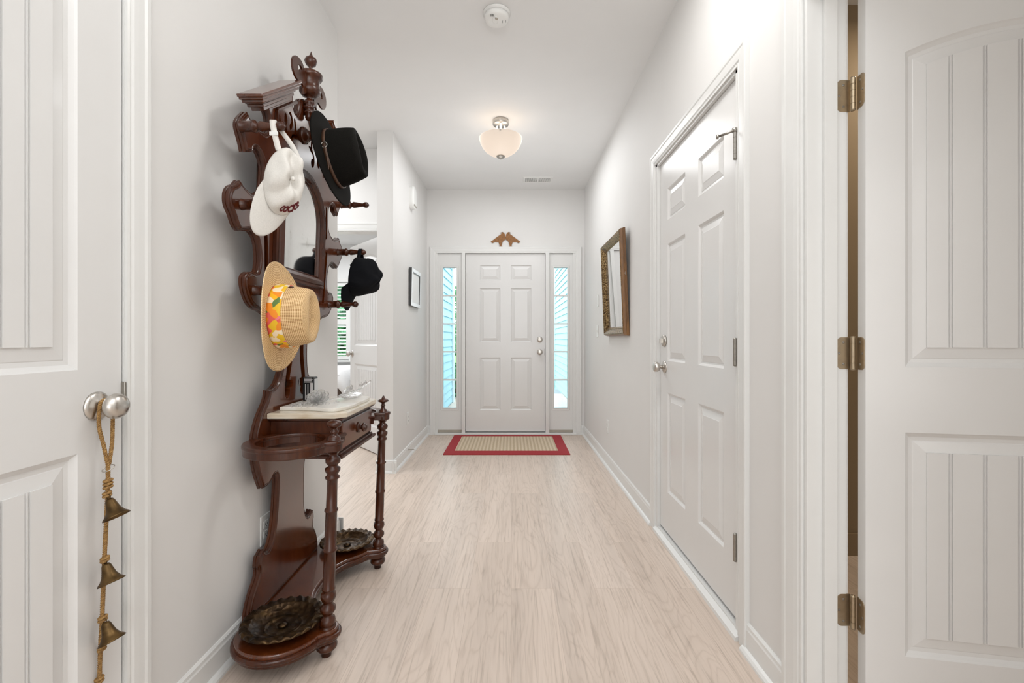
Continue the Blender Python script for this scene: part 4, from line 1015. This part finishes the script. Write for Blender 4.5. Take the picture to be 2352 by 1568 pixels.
# glass dish
c = (-.697, 1.975, TZ); t = thing('glass_dish', 'shallow clear glass dish with scalloped rim on the front of the marble shelf', 'dish', c)
rows = []
for r, h in ((.003, .004), (.030, .004), (.042, .008), (.058, .016), (.060, .013), (.044, .004), (.030, .0005), (.003, .0005)):
    rows.append([(c[0]+r*.75*(1+.04*(r > .05)*cos(14*a))*cos(a), c[1]+r*1.25*(1+.04*(r > .05)*cos(14*a))*sin(a), TZ+h+.0005) for a in [2*pi*k/84 for k in range(84)]])
MB().grid(rows, closed_u=True).build('bowl', M['crystal'], t)

# ------------------------------------------------------------------ wall plates
def wall_plate(name, label, cat, c, nx, kind, group=None):
    """c on wall; nx = +1 faces +x, -1 faces -x"""
    t = thing(name, label, cat, c, group); x, y, z = c
    def B(x0, x1, y0, y1, z0, z1): 
        a, b = x+nx*x0, x+nx*x1; return (min(a, b), max(a, b), y+y0, y+y1, z+z0, z+z1)
    MB().box(*B(0, .0055, -.035, .035, -.057, .057)).build('cover_plate', M['white_plastic'], t, bevel=.003)
    if kind == 'outlet':
        for dz in (-.0195, .0195):
            r = MB().box(*B(.0055, .0075, -.017, .017, dz-.014, dz+.014)).build('receptacle', M['white_plastic'], t, bevel=.004)
            MB().box(*B(.0070, .0079, -.008, -.0055, dz-.004, dz+.005)).box(*B(.0070, .0079, .0055, .008, dz-.004, dz+.005)).box(*B(.0070, .0079, -.002, .002, dz-.010, dz-.006)).build('socket_slots', M['slot'], r)
    elif kind == 'toggle':
        MB().box(*B(.0055, .0070, -.006, .006, -.012, .012)).build('switch_surround', M['white_plastic'], t)
        MB().add([(x+nx*a, y+b, z+c2) for a, b, c2 in ((.0055, -.004, -.009), (.0055, .004, -.009), (.0055, .004, .009), (.0055, -.004, .009), (.017, -.003, .006), (.017, .003, .006), (.015, .003, .011), (.015, -.003, .011))], [(0, 1, 5, 4), (1, 2, 6, 5), (2, 3, 7, 6), (3, 0, 4, 7), (4, 5, 6, 7)]).build('toggle', M['white_plastic'], t)
    else:
        MB().box(*B(.0055, .0085, -.016, .016, -.033, .033)).build('rocker', M['white_plastic'], t, bevel=.002)
    return t
wall_plate('wall_outlet', 'white outlet on the left wall, half hidden behind the hall stand', 'outlet', (LX, 1.772, .352), 1, 'outlet')
wall_plate('wall_outlet', 'white outlet low on the left foyer wall below the picture', 'outlet', (LX, 4.22, .350), 1, 'outlet')
wall_plate('wall_outlet', 'white outlet low on the right wall below the gilt mirror', 'outlet', (RX, 3.90, .338), -1, 'outlet')
wall_plate('light_switch', 'white flat wall switch beside the gilt mirror, the upper one', 'switch', (RX, 4.34, 1.452), -1, 'rocker')
wall_plate('light_switch', 'white toggle wall switch beside the gilt mirror, the lower one', 'switch', (RX, 4.36, 1.160), -1, 'toggle')
# door chime
t = thing('door_chime', 'white rounded door chime box high on the left foyer wall', 'door chime', (LX, 4.34, 2.43))
pts = []
def rr(wd, hh, e=4, n=48):
    return [((abs(cos(q))**(2/e))*wd*(1 if cos(q) >= 0 else -1), (abs(sin(q))**(2/e))*hh*(1 if sin(q) >= 0 else -1)) for q in [2*pi*k/n for k in range(n)]]
rows = [[(LX+d, 4.34+u, 2.43+v) for u, v in rr(.075*s, .108*s, 3)] for d, s in ((0, 1), (.030, 1), (.040, .95), (.045, .8))]
MB().grid(rows, closed_u=True, smooth=False).add(rows[-1], [tuple(range(48))]).build('chime_cover', M['white_plastic'], t)
for z in (2.345, 2.355): MB().box(LX+.044, LX+.047, 4.285, 4.395, z, z+.004).build('sound_slot', M['beige'], t)
# picture on left foyer wall
PY0, PY1, PZ0, PZ1 = 4.25, 4.665, 1.400, 1.757
t = thing('picture_frame', 'small picture with a silvery frame and charcoal sides on the left foyer wall', 'picture', (LX, 4.46, PZ0))
tl = .03
pf = lambda v: Vector((v.x+(v.z-PZ0)*.02, v.y, v.z))
mb = MB(pf); x1 = LX+.026
mb.box(LX+.001, x1, PY0, PY0+.034, PZ0, PZ1).box(LX+.001, x1, PY1-.034, PY1, PZ0, PZ1).box(LX+.001, x1, PY0+.034, PY1-.034, PZ0, PZ0+.034).box(LX+.001, x1, PY0+.034, PY1-.034, PZ1-.034, PZ1)
fm = mb.build('frame', M['black_frame'], t)
mb = MB(pf); mb.box(x1, x1+.002, PY0, PY0+.034, PZ0, PZ1).box(x1, x1+.002, PY1-.034, PY1, PZ0, PZ1).box(x1, x1+.002, PY0+.034, PY1-.034, PZ0, PZ0+.034).box(x1, x1+.002, PY0+.034, PY1-.034, PZ1-.034, PZ1)
mb.build('frame_face', M['silver_frame'], t, label='pale silver frame face')
MB(pf).box(x1-.004, x1-.0005, PY0+.034, PY0+.042, PZ0+.034, PZ1-.034).box(x1-.004, x1-.0005, PY1-.042, PY1-.034, PZ0+.034, PZ1-.034).box(x1-.004, x1-.0005, PY0+.034, PY1-.034, PZ1-.042, PZ1-.034).build('liner', M['ink'], t)
MB(pf).box(LX+.012, x1-.006, PY0+.034, PY1-.034, PZ0+.034, PZ1-.034).build('picture_sheet', M['glare_paper'], t)
# spring door stop
t = thing('door_stop', 'small metal spring door stop on the left foyer baseboard', 'door stop', (LX+.0125, 4.19, .07))
mb = MB(); mb.tube([(LX+.013+.055*k/160, 4.19+.0048*cos(k*.9), .07+.0048*sin(k*.9)) for k in range(161)], .0011, 6); mb.build('spring', M['nickel'], t)
MB().lathe([(0, 0), (.007, 0), (.007, .010), (.004, .012), (0, .012)], (LX+.066, 4.19, .07), 'x', 16).build('rubber_tip', M['white_plastic'], t)
MB().lathe([(0, 0), (.009, 0), (.009, .003), (0, .004)], (LX+.0125, 4.19, .07), 'x', 16).build('mounting_base', M['nickel'], t)
# gilt mirror leaning out at the top
MY0, MY1, MZ0, MZ1 = 3.175, 3.865, 1.112, 1.868
mo = Vector((RX-.002, 0, MZ0)); tilt = .040
mf = lambda y, z, n: Vector((RX-.003-(z-MZ0)*tilt-n, y, z))
t = thing('wall_mirror', 'rectangular mirror in an ornate gilt frame on the right wall', 'mirror', (RX, 3.52, MZ0))
def frame_loft(prof, name, mat, parent=None):
    vs = []; 
    for o, d in prof: vs += [mf(y, z, d) for y, z in ((MY0+o, MZ0+o), (MY1-o, MZ0+o), (MY1-o, MZ1-o), (MY0+o, MZ1-o))]
    return MB().add(vs, [(i*4+k, i*4+(k+1) % 4, (i+1)*4+(k+1) % 4, (i+1)*4+k) for i in range(len(prof)-1) for k in range(4)]).build(name, mat, parent or t)
fr = frame_loft([(0, 0), (0, .014), (.003, .017), (.003, .022), (.007, .036), (.012, .040)], 'frame', M['gilt_side'])
frame_loft([(.012, .040), (.018, .042), (.034, .034), (.050, .022), (.056, .024), (.060, .020), (.068, .012)], 'carved_moulding', M['gilt'])
mb = MB(); o = .066; mb.add([mf(y, z, .0125) for y, z in ((MY0+o, MZ0+o), (MY1-o, MZ0+o), (MY1-o, MZ1-o), (MY0+o, MZ1-o))], [(0, 1, 2, 3)]); mb.build('mirror_glass', M['mirror'], t)
mb = MB(); mb.tube([mf(MY0-.002, 1.56, .012), mf(MY0-.004, 1.545, .016), mf(MY0-.003, 1.535, .006)], .0014, 6); mb.build('hanging_wire', M['nickel'], t)
# ------------------------------------------------------------------ ceiling things
cx, cy = -.082, 3.52
t = thing('ceiling_light', 'semi-flush ceiling light with frosted glass bowl and brushed nickel canopy', 'ceiling light', (cx, cy, CH))
MB().lathe([(0, CH), (.062, CH), (.063, CH-.006), (.063, CH-.030), (.060, CH-.036), (0, CH-.038)], (cx, cy, 0), 'z', 44).build('canopy', M['nickel'], t)
for k in range(3):
    a = radians(-90+120*k+0); p = [(cx+.034*cos(a), cy+.034*sin(a), CH-.036), (cx+.038*cos(a), cy+.038*sin(a), CH-.075), (cx+.055*cos(a), cy+.055*sin(a), CH-.12), (cx+.10*cos(a), cy+.10*sin(a), CH-.150), (cx+.160*cos(a), cy+.160*sin(a), CH-.150), (cx+.170*cos(a), cy+.170*sin(a), CH-.145)]
    MB().tube(cat_rom(p, 4), .0062, 10).build('arm', M['nickel'], t)
MB().lathe([(0, CH-.28), (.008, CH-.28), (.008, CH-.036), (0, CH-.036)], (cx, cy, 0), 'z', 12).build('stem', M['nickel'], t)
zr = CH-.140
bw = [(.166, zr), (.168, zr-.004), (.165, zr-.012), (.158, zr-.035), (.142, zr-.066), (.118, zr-.095), (.085, zr-.119), (.045, zr-.135), (.012, zr-.141)]
inner = [(max(r-.005, .008), h+.003) for r, h in reversed(bw)]
rows = [[(cx+r*cos(q), cy+r*sin(q), h) for q in [2*pi*k/64 for k in range(64)]] for r, h in bw+inner+[bw[0]]]
MB().grid(rows, closed_u=True).build('glass_bowl', M['bowl'], t)
MB().lathe([(0, zr-.162), (.004, zr-.162), (.005, zr-.156), (.010, zr-.152), (.030, zr-.147), (.034, zr-.138), (.02, zr-.132), (0, zr-.132)], (cx, cy, 0), 'z', 28).build('finial_cap', M['nickel_dark'], t)
for dx, dy in ((-.070, -.02), (.075, .0)):
    MB().lathe([(0, -.025), (.012, -.022), (.022, -.008), (.024, .006), (.016, .022), (0, .03)], (cx+dx, cy+dy, zr-.045), 'z', 20).build('bulb', M['bulb'], t)
    point('bulb_light', (cx+dx, cy+dy, zr+.012), .11, .03)
sc = (-.076, 2.36)
t = thing('smoke_detector', 'round white smoke detector on the ceiling', 'smoke detector', (sc[0], sc[1], CH))
MB().lathe([(0, CH), (.071, CH), (.071, CH-.008), (.066, CH-.010), (.066, CH-.014), (0, CH-.014)], (sc[0], sc[1], 0), 'z', 48).build('mounting_base', M['white_plastic'], t)
dm = MB().lathe([(0, CH-.014), (.064, CH-.014), (.064, CH-.026), (.060, CH-.036), (.050, CH-.043), (.034, CH-.046), (0, CH-.047)], (sc[0], sc[1], 0), 'z', 48).build('cover', M['white_plastic'], t)
mb = MB(); n = 36; pts = [(sc[0]-.006+(.014*cos(q))*1+(-.012 if sin(q) > 0 else .0)*0, sc[1]-.014+.026*sin(q)) for q in [2*pi*k/n for k in range(n)]]
mb.tube([(x, y, CH-.0465) for x, y in pts], .0018, 6, closed=True); mb.build('button_surround', M['white_plastic'], t)
MB().lathe([(0, CH-.0515), (.006, CH-.0505), (.008, CH-.047), (0, CH-.046)], (sc[0], sc[1]-.028, 0), 'z', 18).build('test_button', M['beige'], t)
for k in range(4): MB().box(sc[0]+.030+k*.005, sc[0]+.032+k*.005, sc[1]-.012, sc[1]+.006, CH-.0465+k*.0012, CH-.0440).build('vent_slot', M['slot'], t)
for k in range(4): MB().box(sc[0]-.030+k*.005, sc[0]-.028+k*.005, sc[1]-.050, sc[1]-.040, CH-.0455, CH-.0400).build('vent_slot', M['slot'], t)

t = thing('ceiling_vent', 'small white rectangular air register on the foyer ceiling', 'air vent', (.283, 4.83, CH))
x0, x1, y0, y1 = .125, .435, 4.745, 4.915
rows = [[(a, b, z) for a, b in ((x0+o, y0+o), (x1-o, y0+o), (x1-o, y1-o), (x0+o, y1-o))] for o, z in ((0, CH), (0, CH-.003), (.006, CH-.007), (.020, CH-.008), (.022, CH-.004))]
MB().grid(rows, closed_u=True, smooth=False).build('frame', M['white_plastic'], t)
MB().box(x0+.02, x1-.02, y0+.02, y1-.02, CH-.0035, CH-.0015).build('dark_opening', M['slot'], t)
for k in range(24):
    xx = x0+.028+(x1-x0-.056)*k/23
    if k in (11, 12): pass
    MB().add([(xx+s, y, z) for s, z in ((-.0034, CH-.0038), (.0034, CH-.0075)) for y in (y0+.021, y1-.021)]+[(xx+s+.001, y, z) for s, z in ((-.0034, CH-.0036), (.0034, CH-.0073)) for y in (y0+.021, y1-.021)], [(0, 1, 3, 2), (4, 6, 7, 5), (0, 2, 6, 4), (1, 5, 7, 3)]).build('vane', M['white_plastic'], t)
MB().box(.274, .290, y0+.018, y1-.018, CH-.0085, CH-.004).build('centre_bar', M['white_plastic'], t)
# ------------------------------------------------------------------ door mat
t = thing('door_mat', 'beige woven door mat with a wide red border in front of the entry door', 'door mat', (-.044, 4.69, 0))
X0, X1, Y0m, Y1m = -.640, .552, 4.264, 5.105; xi0, xi1, yi0, yi1 = -.548, .452, 4.395, 5.045
mb = MB().box(X0, xi0, Y0m, Y1m, .0005, .0085).box(xi1, X1, Y0m, Y1m, .0005, .0085).box(xi0, xi1, Y0m, yi0, .0005, .0085).box(xi0, xi1, yi1, Y1m, .0005, .0085)
mb.build('border', M['red'], t, label='red woven border')
MB().box(xi0, xi1, yi0, yi1, .0005, .0075).build('woven_field', M['sisal'], t)
# ------------------------------------------------------------------ birds over the door
bird = [(-.8, .45), (-1.6, -.25), (-3.1, -1.65), (-3.55, -2.0), (-3.05, -2.45), (-2.6, -2.05), (-1.75, -2.1), (-1.6, -2.45), (-1.45, -3.0), (-1.45, -3.35), (-1.6, -3.45), (-.75, -3.45), (-1.0, -3.25), (-.85, -2.6), (-.75, -2.1), (-.55, -1.8), (-.05, -1.35), (.02, -.9), (-.08, -.3), (-.15, .15), (-.45, .68), (-.75, .82), (-1.0, .72), (-1.25, .62), (-1.05, .48), (-.85, .35)]
sc_ = .0476*1.0
for s, lb, ex in ((1, 'left one of two rust brown bird cutouts above the front door, facing left', 0), (-1, 'right one of two rust brown bird cutouts above the front door, facing right', 0)):
    o = (-.0655, 5.150, 2.1335); k = .0235*2.0/1.0
    t = thing('bird_ornament', lb, 'ornament', (o[0]+s*(-.05), o[1], o[2]), 'pair of bird cutouts over the front door')
    mb = MB(); kk = .0485*.95
    pts = [(o[0]+s*(x*.0475)-.0*s, o[2]+(z+3.45)*.0385) for x, z in bird]
    plate(mb, [pts], -.003, .003, lambda u, v, n: (u, o[1]+.010-n, v), .0008); mb.build('body', M['bird'], t)
    e = MB(); e.lathe([(0, 0), (.004, 0), (.003, .0015), (0, .002)], (o[0]-s*.042, o[1]+.0068, o[2]+.160), '-y', 12); e.build('eye', M['dark'], t)

# ------------------------------------------------------------------ bell rope on the left door knob
KX, KY, KZ = -.941, 1.055, .935
t = thing('bell_rope', 'braided jute rope with three brass bells hanging from the left door knob', 'bell rope', (KX, KY, KZ))
def zpx(y): return 1.092-(y-777)*1.055/1045
def xpx(x): return (x-1174.5)*1.055/1045
def braid(mb, path, r=.0042, pitch=.016):
    P_ = [Vector(p) for p in cat_rom(path, 10)]; L_ = [0]
    for a, b in zip(P_[:-1], P_[1:]): L_.append(L_[-1]+(b-a).length)
    n = max(8, int(L_[-1]/.0018)); res = []
    for i in range(n+1):
        s_ = L_[-1]*i/n; j = max(q for q in range(len(L_)) if L_[q] <= s_+1e-9); j = min(j, len(P_)-2); f_ = (s_-L_[j])/max(1e-9, L_[j+1]-L_[j]); res.append(P_[j].lerp(P_[j+1], f_))
    for ph in (0, 2*pi/3, 4*pi/3):
        pts = []
        for i, p in enumerate(res):
            q = 2*pi*(L_[-1]*i/n)/pitch+ph; tg = (res[min(i+1, n)]-res[max(i-1, 0)]).normalized(); a = tg.cross(Vector((0, 1, .2))).normalized(); b = tg.cross(a); pts.append(p+a*cos(q)*r*.5+b*sin(q)*r*.5)
        mb.tube(pts, r*.58, 6)
mb = MB()
braid(mb, [(xpx(248), KY, zpx(1068)), (xpx(243), KY-.006, zpx(1020)), (xpx(238), KY-.012, zpx(975)), (KX+.0, KY-.015, KZ), (KX, KY-.008, KZ+.0135), (KX, KY+.008, KZ+.0135), (KX+.003, KY+.0155, KZ), (KX+.006, KY+.012, zpx(975)), (xpx(252), KY+.006, zpx(1020)), (xpx(249), KY+.002, zpx(1066))], .0040)
path = [(xpx(248), KY, zpx(1060)), (xpx(248), KY, zpx(1100)), (xpx(247), KY, zpx(1140)), (xpx(244), KY, zpx(1200)), (xpx(240), KY, zpx(1280)), (xpx(237), KY, zpx(1350)), (xpx(234), KY, zpx(1430)), (xpx(230), KY, zpx(1500)), (xpx(228), KY, zpx(1600))]
braid(mb, path, .0044)
mb.build('rope', M['rope'], t)
for (x, y, s) in ((248, 1112, 1.5), (246, 1133, 1.0), (241, 1282, .9), (236, 1418, 1.1), (234, 1486, .8), (228, 1558, 1.3)):
    mb = MB(); c = Vector((xpx(x), KY, zpx(y)))
    for k in range(2 if s < 1.4 else 3):
        mb.tube([c+Vector(((.0062*s**.3)*cos(q), .0062*sin(q), (k-.8)*.0062*s**.5+.0018*sin(q+1))) for q in [2*pi*i/18 for i in range(18)]], .0034, 8, closed=True)
    mb.build('knot', M['rope'], t)
mb = MB(); c = Vector((xpx(249), KY, zpx(1075))); mb.tube([c+Vector((.013*cos(q), .008*sin(q), .006*sin(q)+.003*cos(q))) for q in [2*pi*i/24 for i in range(24)]], .0012, 6, closed=True); mb.build('metal_ring', M['nickel'], t)
for i, (x, y, tx) in enumerate(((250, 1143, .52), (242, 1291, .42), (241, 1425, .48))):
    top = Vector((xpx(x)+.004, KY-.004, zpx(y))); dn = Vector((tx, -.10, -1)).normalized(); q = Vector((0, 0, -1)).rotation_difference(dn).to_matrix()
    f_ = lambda v, top=top, q=q: top+(q @ v)
    mb = MB(f_); out = [(0, -.001), (.006, -.001), (.009, -.006), (.011, -.016), (.014, -.028), (.019, -.037), (.025, -.043), (.0262, -.046)]
    inn = [(r-.0013, h) for r, h in reversed(out[1:])]+[(0, -.003)]
    rows = [[(r*cos(a), r*sin(a), h) for a in [2*pi*k/40 for k in range(40)]] for r, h in out+inn]; mb.grid(rows, closed_u=True)
    bl = mb.build('bell', M['brass'], t)
    MB(f_).tube([(.0045*cos(a), 0, .004+.0055*sin(a)) for a in [2*pi*k/16 for k in range(16)]], .0012, 6, closed=True).build('bell_loop', M['brass'], bl)
    MB(f_).tube([(0, 0, -.004), (.001, 0, -.034)], .0008, 6).lathe([(0, -.042), (.004, -.040), (.0045, -.037), (0, -.033)], (0, 0, 0), 'z', 12).build('clapper', M['brass'], bl)

# ------------------------------------------------------------------ bed glimpsed in the bedroom
t = thing('bed', 'bed with white cover on a dark base, glimpsed through the bedroom doorway', 'bed', (-3.3, 6.9, 0))
MB().box(-4.3, -2.38, 6.35, 7.9, .16, .40).build('bed_base', M['brick_dark'], t, bevel=.01)
for x in (-4.2, -2.45):
    for y in (6.42, 7.8): MB().box(x-.03, x+.03, y-.03, y+.03, 0, .16).build('bed_leg', M['brick_dark'], t)
MB().box(-4.3, -2.40, 6.37, 7.9, .40, .60).build('mattress', M['linen'], t, bevel=.04)
rows = []
for i in range(25):
    row = []
    for j in range(25):
        u = i/24; v = j/24; x = -4.3+u*2.08; y = 6.30+v*1.5; z = .625+.02*sin(u*9)*sin(v*7)
        e = max(0, (x+2.42)/.2); f_ = max(0, (6.42-y)/.12); z -= .26*min(1, e)**1.2+.20*min(1, f_)*(u > .6)
        row.append((x, y, z))
    rows.append(row)
MB().grid(rows).build('duvet', M['linen'], t, solid=.02)
